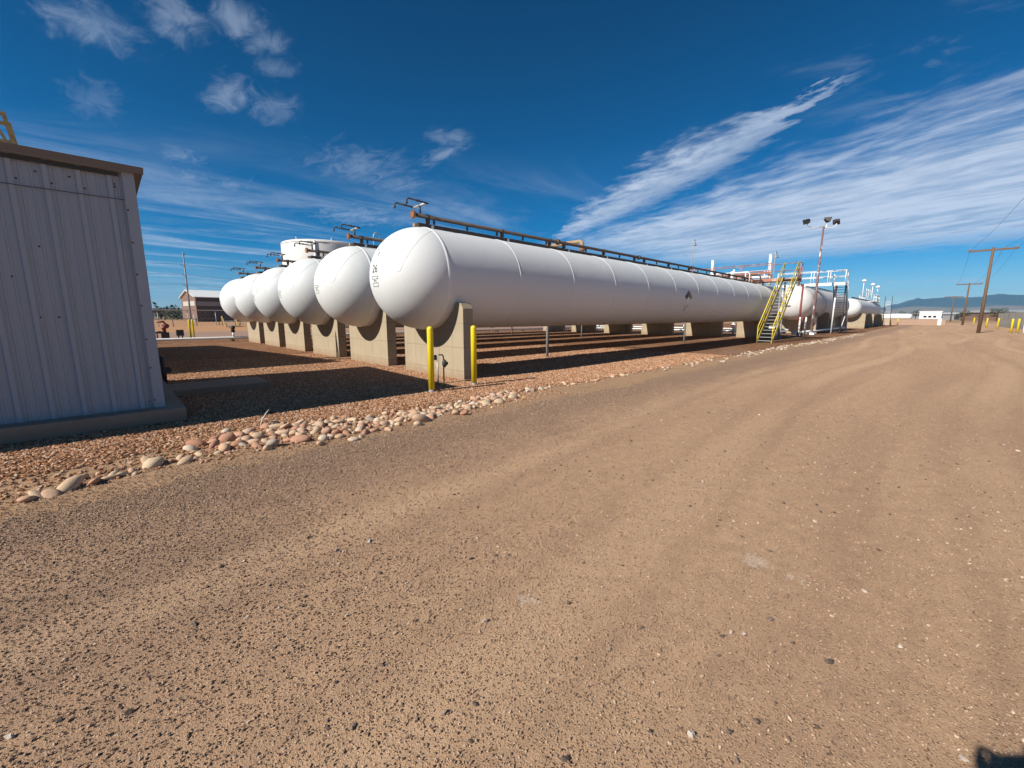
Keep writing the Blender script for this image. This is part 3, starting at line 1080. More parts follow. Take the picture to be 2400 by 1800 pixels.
r0 = ring_mesh(TR, 0.05, 0.014).build('weld_seam', M['weld'], shell, (TX0, 0, TZ))
rr = ring_mesh(TR, 0.016, 0.009).build('weld_seam', M['weld'], shell, (TX0 + 2.44, 0, TZ))
for k in range(2, 13):
    twin(rr, shell, (TX0 + 2.44 * k, 0, TZ))


def arc(p, q, n=18, off=0.004):
    p, q = Vector(p).normalized(), Vector(q).normalized()
    out = []
    for i in range(n + 1):
        d = p.lerp(q, i / n).normalized() * (TR + off)
        out.append((d.x + TX0, d.y, d.z + TZ))
    return out


A_, J_, B_, D_ = (0.02, -0.62, 1.14), (-1.05, -0.77, 0.07), (-1.05, 0.77, 0.05), (-0.05, -0.98, -0.86)
head_seam = MB()
for p, q in ((A_, J_), (J_, B_), (J_, D_), ((0.02, 0.62, 1.14), B_), (B_, (-0.05, 0.98, -0.86))):
    head_seam.tube(arc(p, q, 18, 0.001), 0.0048, 6)
head_seam.build('head_seam', M['weld'], shell)
# spray header along the crown
HZ = 4.185
rail = MB()
rail.box(((-0.30 + 26.4) / 2, 0, TZ + TR + 0.07), (26.7, 0.12, 0.10))
rail.build('pipe_rail', M['rust_pipe'], first)
stub = MB().box((-0.36, 0, TZ + TR + 0.055), (0.12, 0.10, 0.07))
stub.build('rail_end', M['tan_pipe'], first)
hd = MB().tube([(-0.40, 0, HZ), (26.4, 0, HZ)], 0.052, 14)
hd = hd.build('spray_header', M['rust_pipe'], first)
fl = MB()
fl.lathe([(0.02, -0.46), (0.095, -0.46), (0.10, -0.45), (0.10, -0.40), (0.06, -0.395)], 20, (0, 0, HZ), 'x', False)
for k in range(6):
    an = k * math.pi / 3 + 0.3
    fl.lathe([(0.012, -0.475), (0.012, -0.39)], 6, (0, 0.075 * math.cos(an), HZ + 0.075 * math.sin(an)), 'x', False)
fl.build('blind_flange', M['rust'], hd)
fj = MB().lathe([(0.052, -0.05), (0.095, -0.045), (0.095, 0.045), (0.052, 0.05)], 20, (0, 0, 0), 'x', False, False).build('flange', M['rust_pipe'], hd, (5.30, 0, HZ))
for x in (10.85, 16.4, 21.9):
    twin(fj, hd, (x, 0, HZ))
post = MB().box((0, 0, -0.095), (0.045, 0.045, 0.13)).build('header_post', M['rust_pipe'], hd, (0.2, 0, HZ))
for x in (1.31, 2.44, 3.56, 4.70, 6.96, 9.3, 12.5, 14.8, 17.2, 18.4, 20.8, 23.2, 24.4, 25.6):
    twin(post, hd, (x, 0, HZ))
cl = MB().box((0, 0, -0.09), (0.08, 0.10, 0.16))
cl.tube([(-0.04, 0, 0), (0.04, 0, 0)], 0.066, 14)
cl = cl.build('pipe_clamp', M['rust_pipe'], hd, (0.0, 0, HZ))
for x in (2.65, 4.86, 5.64, 8.12, 10.48, 11.33, 13.7, 16.04, 19.6, 22.0, 24.8):
    twin(cl, hd, (x, 0, HZ))
pd = MB().box((0, 0, 0), (0.07, 0.16, 0.11)).build('rail_lug', M['weld'], first, (0.10, 0, TZ + TR + 0.045))
for x in (2.85, 5.85, 8.3, 11.5, 13.9, 16.3):
    twin(pd, first, (x, 0, TZ + TR + 0.045))
# forked spray nozzles at the near end
nz = MB()
nz.tube([(-0.22, 0, HZ + 0.04), (-0.22, 0, HZ + 0.25)], 0.026, 10)
nz.lathe([(0.036, -0.035), (0.036, 0.035)], 10, (-0.22, 0, HZ + 0.25), 'z')
riser = nz.build('nozzle_riser', M['dark_steel'], first)
MB().tube([(-0.22, -0.30, HZ + 0.25), (-0.22, 0.30, HZ + 0.25)], 0.030, 12).build('crossbar', M['galv'], first)
for s in (-1, 1):
    y = 0.30 * s
    q = MB()
    q.tube([(-0.16, y, HZ + 0.25), (-0.30, y, HZ + 0.26), (-0.66, y, HZ + 0.28)], 0.021, 10)
    q.lathe([(0.030, -0.03), (0.030, 0.03)], 10, (-0.47, y, HZ + 0.27), 'x')
    q.tube([(-0.64, y, HZ + 0.28), (-0.72, y, HZ + 0.28), (-0.765, y, HZ + 0.255), (-0.775, y, HZ + 0.20)], 0.020, 10)
    q.lathe([(0.016, 0.02), (0.030, 0.0), (0.032, -0.03), (0.020, -0.05)], 10, (-0.775, y, HZ + 0.19), 'z')
    q.build('spray_nozzle', M['dark_steel'], first)
# saddles: near, two hidden between, far
SW = 2.92
sad = MB().prism(saddle_poly(SW, TZ, TR, 1.95), 0.0, 0.31, 'x')
sad = sad.build('saddle', M['saddle'], first)
twin(sad, first, (28.62, 0, 0))
# twisted faded box marks painted on every dome
vs, fs = rect_out(-0.15, 0.16, -0.075, 0.005, 0.018)
bx = MB().add(on_dome(vs), fs)
vs, fs = rect_out(-0.06, 0.06, -0.125, -0.09, 0.017)
bx.add(on_dome(vs), fs)
bx.build('stencil_box', M['markfade'], first)
vs, fs = rect_out(-0.13, 0.14, -0.25, -0.15, 0.016)
MB().add(on_dome(vs), fs).build('stencil_panel', M['markfade'], first)
tanks = [first]
for i in range(1, 6):
    t = copy_tree(first)
    t.location = (0, 1.46 + 4.026 * i, 0)
    t['label'] = 'long white bullet tank on concrete saddles, ' + tank_order[i] + ' in the row of six'
    tanks.append(t)
dome_text('26', first, 'number', 0.0, 0.17, 0.27, M['ink'])
dome_text('4', first, 'hazard_digit', 0.08, 0.66, 0.15, M['mark'])
dome_text('1', first, 'hazard_digit', 0.21, 0.53, 0.15, M['mark'])
dome_text('0', first, 'hazard_digit', -0.05, 0.53, 0.15, M['markfade'])
dome_text('4', tanks[1], 'hazard_digit', 0.08, 0.66, 0.15, M['mark'])
dome_text('1', tanks[1], 'hazard_digit', 0.21, 0.53, 0.15, M['markfade'])
# worn scuffs on some domes
scuff = mat('worn_scuff', (0.36, 0.36, 0.35), 0.7, var=0.3, vscale=25, dirt=(0.72, 0.72, 0.70), dirt_amt=1.0, dirt_scale=14, dirt_thr=(0.42, 0.52))
for ti, (y, z, w, h) in ((0, (-0.50, 0.52, 0.09, 0.06)), (0, (-0.40, 0.72, 0.05, 0.05)), (1, (-0.46, 0.14, 0.06, 0.10)), (3, (-0.35, 0.18, 0.12, 0.16)), (1, (-0.2, 0.62, 0.12, 0.1))):
    b_ = MB()
    pts, n = [(y, z)], 18
    for ringk in (0.5, 1.0):
        for k in range(n):
            an = 2 * math.pi * k / n
            q = ringk * (0.8 + 0.35 * math.sin(3.1 * k + ti) * math.cos(1.7 * k))
            pts.append((y + w * q * math.cos(an), z + h * q * math.sin(an)))
    fs = [(0, 1 + k, 1 + (k + 1) % n) for k in range(n)] + [(1 + k, 1 + n + k, 1 + n + (k + 1) % n, 1 + (k + 1) % n) for k in range(n)]
    b_.add(on_dome(pts, 0.003), fs)
    b_.build('scuff_mark', scuff, tanks[ti])


def on_side(x, z, off=0.006):
    dz = z - TZ
    y = -math.sqrt(TR * TR - dz * dz)
    n = Vector((0, y, dz)).normalized() * (TR + off)
    return (x, n.y, n.z + TZ)


# hazard placard on the road side of the first tank
def quad_side(c, hw, hh, m, name, off=0.006, diamond=True):
    n = 6
    vs, fs = [], []
    for i in range(n + 1):
        for j in range(n + 1):
            a, b_ = i / n * 2 - 1, j / n * 2 - 1
            if diamond:
                px, pz = (a - b_) / 2 * hw, (a + b_) / 2 * hh
            else:
                px, pz = a * hw, b_ * hh
            vs.append(on_side(c[0] + px, c[1] + pz, off))
    for i in range(n):
        for j in range(n):
            q = i * (n + 1) + j
            fs.append((q, q + n + 1, q + n + 2, q + 1))
    return MB().add(vs, fs).build(name, m, first)


PX, PZ = 13.25, 2.52
w, h = 0.20, 0.15
quad_side((PX, PZ + h), w, h, M['red'], 'placard_red')
quad_side((PX - w, PZ), w, h, M['blue'], 'placard_blue')
quad_side((PX + w, PZ), w, h, M['gold'], 'placard_yellow')
quad_side((PX, PZ - h), w, h, M['weld'], 'placard_white')
for (dx, dz, hw, hh) in ((0, -0.44, 0.22, 0.05), (0, -0.56, 0.10, 0.025), (0, -0.64, 0.2, 0.015)):
    quad_side((PX + dx, PZ + dz), hw, hh, M['markfade'], 'stencil_line', 0.006, False)
quad_side((PX, PZ - 0.44), 0.17, 0.028, M['tank'], 'stencil_window', 0.009, False)
# vent line crossing from the first tank to the second
vl = thing('vent_line', 'tan vent pipe arching over the crown of the nearest bullet tank', 'pipe', (7.2, 1.46, 3.87))
b_ = MB()
pts = [(0, 0.35, 0.0), (0, 0.35, 0.46)]
for k in range(1, 7):
    a = math.pi / 2 * k / 6
    pts.append((0, 0.35 + 0.16 * (1 - math.cos(a)), 0.46 + 0.16 * math.sin(a)))
pts += [(0, 2.2, 0.62), (0, 3.5, 0.62)]
for k in range(1, 7):
    a = math.pi / 2 * k / 6
    pts.append((0, 3.5 + 0.16 * math.sin(a), 0.62 - 0.16 * (1 - math.cos(a))))
pts.append((0, 3.66, 0.0))
b_.tube(pts, 0.075, 14)
b_.build('pipe', M['tan_pipe'], vl)
MB().lathe([(0.075, 0.26), (0.13, 0.27), (0.13, 0.36), (0.075, 0.37)], 18, (0, 0.35, 0), 'z', False, False).build('flange', M['rust'], vl)

# later tanks down the row
def far_tank(label, x0, x1, yc, R, zc, W, m, rings_at, saddles, dark=False):
    t = thing('bullet_tank', label, 'storage tank', (x0, yc, 0))
    L = x1 - x0
    p = [(R * math.sin(math.pi / 2 * k / 16) + 1e-4, -R * 0.85 * math.cos(math.pi / 2 * k / 16)) for k in range(17)]
    p += [(R, L * k / 8) for k in range(1, 8)]
    p += [(R * math.cos(math.pi / 2 * k / 16) + 1e-4, L + R * 0.85 * math.sin(math.pi / 2 * k / 16)) for k in range(17)]
    MB().lathe(p, 72, (0, 0, zc), 'x').build('shell', m, t)
    for x in rings_at:
        ring_mesh(R, 0.03, 0.012).build('weld_seam', M['dark_steel'] if dark else M['weld'], t, (x - x0, 0, zc))
    for x in saddles:
        MB().prism(saddle_poly(W, zc, R, zc - R * 0.55), x - x0, x - x0 + 0.4, 'x').build('saddle', M['saddle'], t)
    hz = zc + R + 0.22
    MB().tube([(0.5, 0, hz), (L - 2, 0, hz)], 0.05, 8).build('spray_header', M['rust_pipe'], t)
    MB().box((L / 2, 0, zc + R + 0.05), (L - 1, 0.1, 0.08)).build('pipe_rail', M['rust_pipe'], t)
    pm = MB().box((0, 0, -0.08), (0.07, 0.07, 0.16)).build('header_post', M['rust_pipe'], t, (1.0, 0, hz))
    for k in range(1, int((L - 3) / 1.2)):
        twin(pm, t, (1.0 + 1.2 * k, 0, hz))
    return t


far_tank('weathered white bullet tank standing behind the yellow staircase and floodlight pole', 39.6, 59.2, 1.75, 1.55, 2.86, 3.3, M['tank_old'], (45.2,), (41.0, 46.5, 57.5), True)
t8 = far_tank('white bullet tank at the far end of the row, beyond the white stairs', 66.4, 90.0, 1.10, 1.29, 2.73, 3.5, M['tank'], (), (66.9, 76.0, 88.5))

# ------------------------------------------------------------------ bollards by the first saddle


def bollard_proto(h, r, m=None):
    t = thing('bollard', '', 'bollard')
    b_ = MB()
    pr = [(r, 0.07), (r, h - r * 0.9)]
    for k in range(1, 6):
        a = math.pi / 2 * k / 5
        pr.append((r * math.cos(a) + 1e-3, h - r * 0.9 + r * 0.9 * math.sin(a)))
    b_.lathe(pr, 20).build('post', m or M['yellow'], t)
    MB().lathe([(r - .004, -0.1), (r - .004, 0.075)], 16).build('bare_foot', M['greypost'], t)
    return t


bp = bollard_proto(1.40, 0.066)
bp.location = (-1.52, -0.86, 0)
bp['label'] = 'yellow pipe bollard in front of the nearest saddle, left one of two'
bp['group'] = 'yellow bollards at the nearest saddle'
b2 = copy_tree(bp)
b2.location = (-0.29, -0.77, 0)
b2['label'] = 'yellow pipe bollard at the right edge of the nearest saddle'
for (x, y, lab) in ((-1.9, 31.4, 'yellow bollard beside the dark valve box across the yard, left of its pair'), (-2.25, 30.0, 'yellow bollard beside the dark valve box across the yard, right of its pair')):
    t = copy_tree(bp)
    t.location = (x, y, 0)
    t['label'] = lab
    t['group'] = 'yellow bollards across the yard'
for (x, y, lab) in ((97.4, -11.4, 'yellow bollard farthest down the road edge, left of the big timber pole'), (80.1, -12.1, 'yellow bollard just right of the big timber pole'), (70.25, -12.57, 'yellow bollard before the grey fence, second left of the close pair'), (54.35, -12.55, 'left yellow bollard of the close pair before the grey fence'), (54.6, -12.95, 'right yellow bollard of the close pair before the grey fence')):
    t = copy_tree(bp)
    t.location = (x, y, 0)
    t.scale = (1.15, 1.15, 1.0)
    t['label'] = lab
    t['group'] = 'yellow bollards along the road'
# small drain riser by the saddle
t = thing('drain_riser', 'pair of thin dark drain pipes with a valve between the two near bollards', 'pipe', (-0.80, -0.02, 0))
MB().tube([(0, 0, -0.1), (0, 0, 0.66)], 0.020, 10).build('pipe', M['galv'], t)
MB().tube([(0.13, -0.06, -0.1), (0.13, -0.06, 0.66), (0.10, -0.05, 0.70), (0.02, -0.01, 0.70)], 0.018, 10).build('pipe', M['dark_steel'], t)
b_ = MB().lathe([(0.03, -0.10), (0.05, -0.06), (0.055, 0.0), (0.05, 0.05), (0.025, 0.09)], 12, (0.14, -0.08, 0.50), 'z')
b_.tube([(0.14, -0.08, 0.50), (0.14, -0.17, 0.50)], 0.014, 8)
b_.lathe([(0.045, -0.008), (0.045, 0.008)], 12, (0.14, -0.17, 0.50), 'y')
b_.build('valve', M['cast'], t)
b_ = MB().box((-0.05, 0.03, 0.64), (0.07, 0.06, 0.12))
b_.build('valve_cap', M['cast'], t)
# grey pipe posts between the tanks
gp = tag(MB().lathe([(0.055, -0.2), (0.055, 2.2), (0.02, 2.25)], 16).build('pipe_post', M['greypost'], None, (6.15, 2.62, 0)), 'grey pipe post under the nearest tank, the one closest to the first saddle', 'post', 'grey pipe posts between the tanks')
for (x, y, lab) in ((19.2, 2.84, 'grey pipe post under the nearest tank, about below its coloured hazard placard'), (19.5, 10.9, 'thin grey pipe post deep under the tanks, second from left of the far ones'), (28.4, 12.4, 'thin grey pipe post on a pale footing deep under the tanks'), (19.4, 18.5, 'dark pipe post under the farthest tanks, leftmost of the far posts')):
    o = twin(gp, None, (x, y, 0))
    o['label'] = lab
tag(MB().box((28.4, 12.4, 0.07), (0.5, 0.5, 0.16)).build('footing', M['saddle']), 'small pale concrete footing under a far grey pipe post', 'footing')

# ------------------------------------------------------------------ metal shed on the left
shed = thing('metal_shed', 'ribbed white metal shed on a concrete pad at the left edge', 'shed', (-5.86, 0.05, 0.21))
SL, SD, SH = 7.32, 5.0, 3.44
PANEL = 0.915


def panel_mesh():
    """one ribbed wall sheet: local x along the wall, outward is -y, z up"""
    pts = []
    def rib(c, base, top, h):
        pts.extend([(c - base, 0), (c - top, -h), (c + top, -h), (c + base, 0)])
    p3 = PANEL / 3
    pts.append((0, 0))
    for k in range(3):
        rib(k * p3 + 0.06, 0.042, 0.022, 0.032)
        for mr in (0.385, 0.69):
            rib(k * p3 + 0.03 + p3 * mr, 0.016, 0.008, 0.010)
    pts.append((PANEL - 0.002, 0))
    b_ = MB()
    n = len(pts)
    vs = [(x, y, 0) for x, y in pts] + [(x, y, SH) for x, y in pts]
    fs = [(i, i + 1, n + i + 1, n + i) for i in range(n - 1)]
    return b_.add(vs, fs)


pp = panel_mesh().build('wall_panel', M['siding'], shed, (-PANEL, 0, 0))
for k in range(2, 9):
    twin(pp, shed, (-PANEL * k, 0, 0))
for k in range(5):
    o = twin(pp, shed, (0, PANEL * k + 0.2, 0))
    o.rotation_euler.z = math.pi / 2
core = MB().box((-SL / 2, SD / 2 + 0.03, SH / 2), (SL - 0.02, SD - 0.04, SH - 0.02))
core.build('wall_core', M['siding'], shed)
MB().box((-0.045, -0.020, SH / 2), (0.13, 0.055, SH)).add([], []).build('corner_trim', M['siding'], shed)
screw = MB().lathe([(0.010, 0.0), (0.012, -0.006), (0.004, -0.010)], 8, (0, 0, 0), 'y').build('screw', M['cast'], shed, (-0.20, -0.003, 3.20))
rs = random.Random(4)
for k in range(1, 22):
    twin(screw, shed, (-0.20 - 0.305 * (k % 11) - (0.13 if k > 11 else 0), -0.003, 3.12 if k < 11 else 3.24))
for z in (0.12, 0.62, 1.05, 1.55, 2.0, 2.45, 2.9):
    twin(screw, shed, (-0.095, -0.048, z))
for (x, z) in ((-0.22, 2.32), (-1.02, 2.3), (-1.3, 2.75), (-1.62, 2.33), (-2.2, 2.2), (-0.24, 1.42), (-0.95, 1.38), (-1.12, 1.38), (-1.3, 1.9), (-0.16, 0.10)):
    twin(screw, shed, (x, -0.003, z))
MB().box((-SL / 2, -0.040, 3.035), (SL - 0.2, 0.006, 0.008)).build('lap_joint', M['dark_steel'], shed)
# mono-pitch roof rising a little to the back
rf = MB()
rp = [(-0.11, SH + 0.02), (SD + 0.15, SH + 0.18), (SD + 0.15, SH + 0.215), (-0.11, SH + 0.055)]
rf.prism(rp, -SL - 0.15, 0.13, 'x').build('roof', M['trim'], shed)
MB().box((-SL / 2 - 0.01, -0.119, SH + 0.012), (SL + 0.27, 0.016, 0.095)).build('eave_trim', M['trim'], shed)
MB().box((-SL / 2 - 0.1, -0.085, SH - 0.02), (SL, 0.07, 0.035)).build('gutter_strip', M['siding'], shed)
MB().box((-SL / 2 - 0.1, -0.048, SH - 0.075), (SL - 0.1, 0.010, 0.05)).build('closure_strip', M['cast'], shed)
tag(MB().box((-5.62 - 4.1, 2.42, 0.0), (8.2, 5.4, 0.42)).build('concrete_pad', M['pad']), 'raised concrete slab under the ribbed white shed', 'concrete slab')
tag(MB().box((-4.72, 2.80, 0.02), (1.76, 1.15, 0.22)).build('door_landing', M['pad']), 'low concrete landing in shadow beside the shed', 'concrete slab')
t = thing('hand_winch', 'small dark pipe stand and wheel beside the shed corner', 'stand', (-5.52, 4.85, 0))
MB().bar((-0.55, 0.05, 0.95), (0, 0, 0.62), 0.04, 0.04).build('brace', M['dark_steel'], t)
MB().tube([(0, 0, 0), (0, 0, 0.62)], 0.05, 10).build('post', M['dark_steel'], t)
MB().box((-0.3, 0.02, 0.52), (0.55, 0.06, 0.12)).build('arm', M['dark_steel'], t)
MB().lathe([(0.03, -0.02), (0.075, -0.02), (0.075, 0.02), (0.03, 0.02)], 16, (0.08, 0, 0.30), 'y', False).build('wheel', M['cast'], t)
# lower long shed hidden behind it (throws the second shadow) with the yellow hoist frame
sh2 = thing('long_shed', 'long low white metal shed behind the ribbed shed', 'shed', (-5.6, 7.2, 0))
MB().prism([(0.1, 0), (13.0, 0), (13.0, 2.35), (0.1, 3.62)], -6.0, 0.0, 'x').build('wall', M['siding'], sh2)
MB().prism([(-0.02, 3.645), (13.15, 2.35), (13.15, 2.43), (-0.02, 3.74)], -6.1, 0.08, 'x').build('roof', M['trim'], sh2)
hf = thing('hoist_frame', 'worn yellow steel lattice frame rising above the shed roof', 'hoist frame', (-7.66, 8.6, 3.55))
for dy in (0, 0.8):
    MB().bar((-0.02, dy, 3.05), (0.34, dy, 0.0), 0.075, 0.075).build('leg', M['yellow_old'], hf)
    MB().bar((-0.34, dy, 3.05), (-0.02, dy, 0.0), 0.06, 0.06).build('leg', M['yellow_old'], hf)
    MB().bar((-0.25, dy, 2.95), (0.14, dy, 1.9), 0.055, 0.055).build('brace', M['yellow_old'], hf)
    MB().bar((-1.4, dy, 2.35), (0.10, dy, 2.42), 0.05, 0.05).build('crossbar', M['yellow_old'], hf)
    MB().bar((-1.6, dy, 3.05), (0.02, dy, 3.05), 0.08, 0.08).build('top_beam', M['yellow_old'], hf)
    MB().bar((-1.5, dy, 3.05), (-1.7, dy, 0.0), 0.075, 0.075).build('leg', M['yellow_old'], hf)

# ------------------------------------------------------------------ stairs and catwalks


def staircase(name, label, p0, p1, width, nstep, m_str, m_tread, m_rail, vert_posts=4, rail_h=0.95, side=Vector((0, 1, 0))):
    """p0 bottom, p1 top (centre of the flight)"""
    p0, p1 = Vector(p0), Vector(p1)
    t = thing(name, label, 'staircase', p0)
    d = p1 - p0
    for s in (-1, 1):
        o = side * (s * width / 2)
        MB().bar(o + d * -0.01, d + o, 0.035, 0.20).build('stringer', m_str, t)
        rails = MB()
        MB().tube([o + Vector((0, 0, rail_h)), o + d + Vector((0, 0, rail_h))], 0.033, 8).build('handrail', m_rail, t)
        MB().tube([o + Vector((0, 0, rail_h * 0.55)), o + d + Vector((0, 0, rail_h * 0.55))], 0.027, 8).build('mid_rail', m_rail, t)
        for k in range(vert_posts):
            q = o + d * (k / (vert_posts - 1))
            MB().tube([q - Vector((0, 0, 0.05)), q + Vector((0, 0, rail_h))], 0.024, 8).build('rail_post', m_rail, t)
    run = Vector((d.x, d.y, 0)).normalized()
    rot = Matrix((run, side, Vector((0, 0, 1)))).transposed()
    tm = MB().box((0, 0, 0), (0.24, width - 0.04, 0.035), rot)
    f0 = None
    for k in range(nstep):
        q = d * ((k + 0.6) / nstep) + Vector((0, 0, 0.02))
        if f0 is None:
            f0 = tm.build('tread', m_tread, t, q)
        else:
            twin(f0, t, q)
    return t


ys = staircase('yellow_staircase', 'yellow steel staircase climbing to the catwalk over the near tanks', (22.25, -0.74, 0), (26.7, -0.74, 4.15), 0.80, 20, M['stair_yellow'], M['grating'], M['stair_yellow'], 5, 1.0)
MB().box((1.35, 0.0, 0.98), (0.01, 0.34, 0.22)).build('sign_plate', M['white'], ys)
cw = thing('catwalk', 'rust red catwalk with railings crossing over the bullet tanks', 'catwalk', (27.2, 0, 4.18))
Y0, Y1 = -1.15, 24.0
MB().box((0, (Y0 + Y1) / 2, -0.03), (0.96, Y1 - Y0, 0.05)).build('deck', M['grating'], cw)
for s in (-1, 1):
    MB().box((s * 0.50, (Y0 + Y1) / 2, -0.10), (0.05, Y1 - Y0, 0.20)).build('edge_beam', M['red_rail'], cw)
    for z in (0.55, 1.02):
        MB().tube([(s * 0.5, 0.4 if s < 0 else Y0, z), (s * 0.5, Y1, z)], 0.026, 8).build('railing', M['red_rail'], cw)
pm = MB().tube([(0, 0, -0.1), (0, 0, 1.02)], 0.026, 8).build('rail_post', M['red_rail'], cw, (0.5, Y0, 0))
for s in (-1, 1):
    y = Y0 + 0.1 if s > 0 else 0.4
    while y < Y1:
        twin(pm, cw, (s * 0.5, y, 0))
        y += 1.9
for s in (-0.45, 0.45):
    MB().box((s, -0.25, -2.15), (0.10, 0.10, 4.1)).build('column', M['greypost'], cw)
MB().tube([(-0.45, Y0 + 0.02, 0.98), (0.5, Y0 + 0.02, 1.0)], 0.028, 8).build('end_rail', M['stair_yellow'], cw)
for k in range(5):
    MB().box((0, 1.46 + 4.026 * k, -0.24), (0.5, 0.12, 0.16)).build('bearer', M['red_rail'], cw)
# piping rack beside the catwalk
for (x, z, r, mm, lab) in ((28.3, 4.45, 0.09, 'white', 'white product pipe running beside the red catwalk over the tanks'), (28.62, 4.75, 0.07, 'red_rail', 'faded red pipe running above the white product pipe by the catwalk'), (26.2, 4.42, 0.055, 'rust_pipe', 'thin rusty pipe on the near side of the red catwalk')):
    t = thing('rack_pipe', lab, 'pipe', (x, 0.9, z))
    MB().tube([(0, 0.0, -0.62), (0, 0.0, -0.12), (0, 0.12, 0), (0, 22.5, 0)], r, 10).build('pipe', M[mm], t)
    if r > 0.06:
        for k in range(6):
            y = 0.55 + 4.026 * k
            MB().tube([(0, y, 0), (0, y, z * -1 + 3.86)], r * 0.85, 10).build('branch', M[mm], t)
            MB().lathe([(0.07, -0.16), (0.15, -0.1), (0.17, 0.0), (0.15, 0.1), (0.07, 0.16)], 14, (0, y + 1.1, 0), 'y').build('valve_body', M[mm], t)

for (x, z, r, mm, lab) in ((29.0, 4.95, 0.05, 'white', 'thin white pipe highest on the far side of the red catwalk'), (25.5, 4.25, 0.06, 'red_rail', 'faded red pipe low on the near side of the red catwalk'), (24.9, 4.55, 0.035, 'white', 'thin white line crossing the tank crowns before the red catwalk')):
    t = thing('rack_pipe', lab, 'pipe', (x, 1.2, z))
    MB().tube([(0, 0.0, 3.9 - z), (0, 0.0, -0.12), (0, 0.12, 0), (0, 22.0, 0)], r, 10).build('pipe', M[mm], t)
    for k in range(6):
        MB().tube([(0, 0.26 + 4.026 * k, 3.86 - z), (0, 0.26 + 4.026 * k, 0)], r, 8).build('branch', M[mm], t)
names_ = ('nearest', 'second', 'third', 'fourth')
for k in range(4):
    for q, (dx, hh) in enumerate(((23.6, 0.75), (28.9, 1.0))):
        t = thing('relief_valve', ('white relief valve on the crown of the ' + names_[k] + ' bullet tank before the catwalk', 'white relief valve on the crown of the ' + names_[k] + ' bullet tank beyond the catwalk')[q], 'valve', (dx, 1.46 + 4.026 * k + (0.42 if q == 0 else -0.35), 3.78), 0, 'relief valves on the tank crowns')
        MB().lathe([(0.08, 0), (0.08, 0.16), (0.16, 0.17), (0.16, 0.23), (0.10, 0.25), (0.13, 0.40), (0.13, hh - 0.15), (0.06, hh)], 14).build('body', M['white'], t)
        MB().tube([(0, 0, 0.34), (0.25, 0, 0.34), (0.32, 0, 0.42), (0.32, 0, hh + 0.15)], 0.06, 10).build('outlet', M['red_rail'] if k % 2 else M['white'], t)
t = thing('valve_tree', 'rusty white valve stack standing on the second tank left of the white walkway', 'valve', (39.8, 1.6, 4.35))
MB().lathe([(0.12, 0), (0.12, 0.4), (0.26, 0.42), (0.26, 0.5), (0.13, 0.55), (0.18, 0.75), (0.13, 0.95), (0.24, 0.97), (0.24, 1.05), (0.10, 1.1), (0.10, 1.55)], 14).build('stem', M['peel'], t)
MB().lathe([(0.05, -0.02), (0.24, -0.02), (0.24, 0.02), (0.05, 0.02)], 16, (0, 0, 1.58), 'z').build('handwheel', M['redpaint'], t)

# white stair and walkway by the second tank
ws = staircase('white_staircase', 'steep dark-treaded stairs under the white walkway beyond the floodlight pole', (46.0, -1.0, 0), (43.2, -1.0, 4.62), 1.0, 20, M['dark_steel'], M['dark_steel'], M['white'], 4, 0.9)
wk = thing('walkway', 'white railed walkway on legs over the second row of tanks', 'catwalk', (42.6, 0, 4.66))
MB().box((0, 1.2, -0.04), (1.1, 5.4, 0.06)).build('deck', M['grating'], wk)
MB().box((-0.57, 1.2, -0.10), (0.05, 5.4, 0.26)).build('edge_beam', M['white'], wk)
MB().box((0, -1.52, -0.10), (1.1, 0.05, 0.26)).build('edge_beam', M['white'], wk)
for s in (-1, 1):
    for z in (0.58, 1.12):
        MB().tube([(s * 0.55, -1.5, z), (s * 0.55, 3.9, z)], 0.03, 8).build('railing', M['white'], wk)
for z in (0.58, 1.12):
    MB().tube([(-0.55, -1.5, z), (0.55, -1.5, z)], 0.03, 8).build('railing', M['white'], wk)
for s in (-1, 1):
    for y in (-1.5, -0.2, 1.1, 2.4, 3.85):
        MB().tube([(s * 0.55, y, -0.1), (s * 0.55, y, 1.12)], 0.03, 8).build('rail_post', M['white'], wk)
MB().tube([(0.9, -0.70, -4.7), (0.9, -0.70, -0.1)], 0.075, 10).build('leg', M['white'], wk)
MB().tube([(0.5, -1.45, -4.7), (0.5, -1.45, -0.1)], 0.05, 10).build('leg', M['dark_steel'], wk)
MB().tube([(-0.5, 3.8, -4.7), (-0.5, 3.8, -0.1)], 0.06, 10).build('leg', M['white'], wk)
MB().bar((0.6, -1.4, -4.4), (3.0, -1.4, -2.6), 0.05, 0.05).build('brace', M['white'], wk)
# valve cluster between the two tank rows
vc = thing('pipe_manifold', 'white valve manifold between the yellow stairs and the second tank', 'pipework', (34.2, 1.2, 0))
for k in range(5):
    y = 0.2 + 0.9 * k
    MB().tube([(0, y, 0.0), (0, y, 2.3), (0.1, y, 2.45), (2.6, y, 2.5)], 0.085, 10).build('riser', M['white'], vc)
    MB().lathe([(0.09, -0.2), (0.20, -0.18), (0.20, -0.12), (0.12, -0.08), (0.15, 0.0), (0.12, 0.08), (0.20, 0.12), (0.20, 0.18), (0.09, 0.2)], 14, (0, y, 0.75), 'z').build('valve_body', M['white'], vc)
    MB().lathe([(0.09, -0.2), (0.18, -0.18), (0.18, 0.18), (0.09, 0.2)], 14, (0, y, 1.45), 'z').build('valve_body', M['white'], vc)
    MB().lathe([(0.12, -0.012), (0.15, 0.0), (0.12, 0.012)], 14, (-0.3, y, 0.75), 'x').build('handwheel', M['redpaint'], vc)
MB().tube([(0, -0.3, 0.28), (0, 22, 0.28)], 0.10, 10).build('header', M['white'], vc)
MB().tube([(0.7, -0.3, 0.5), (0.7, 22, 0.5)], 0.08, 10).build('header', M['white'], vc)
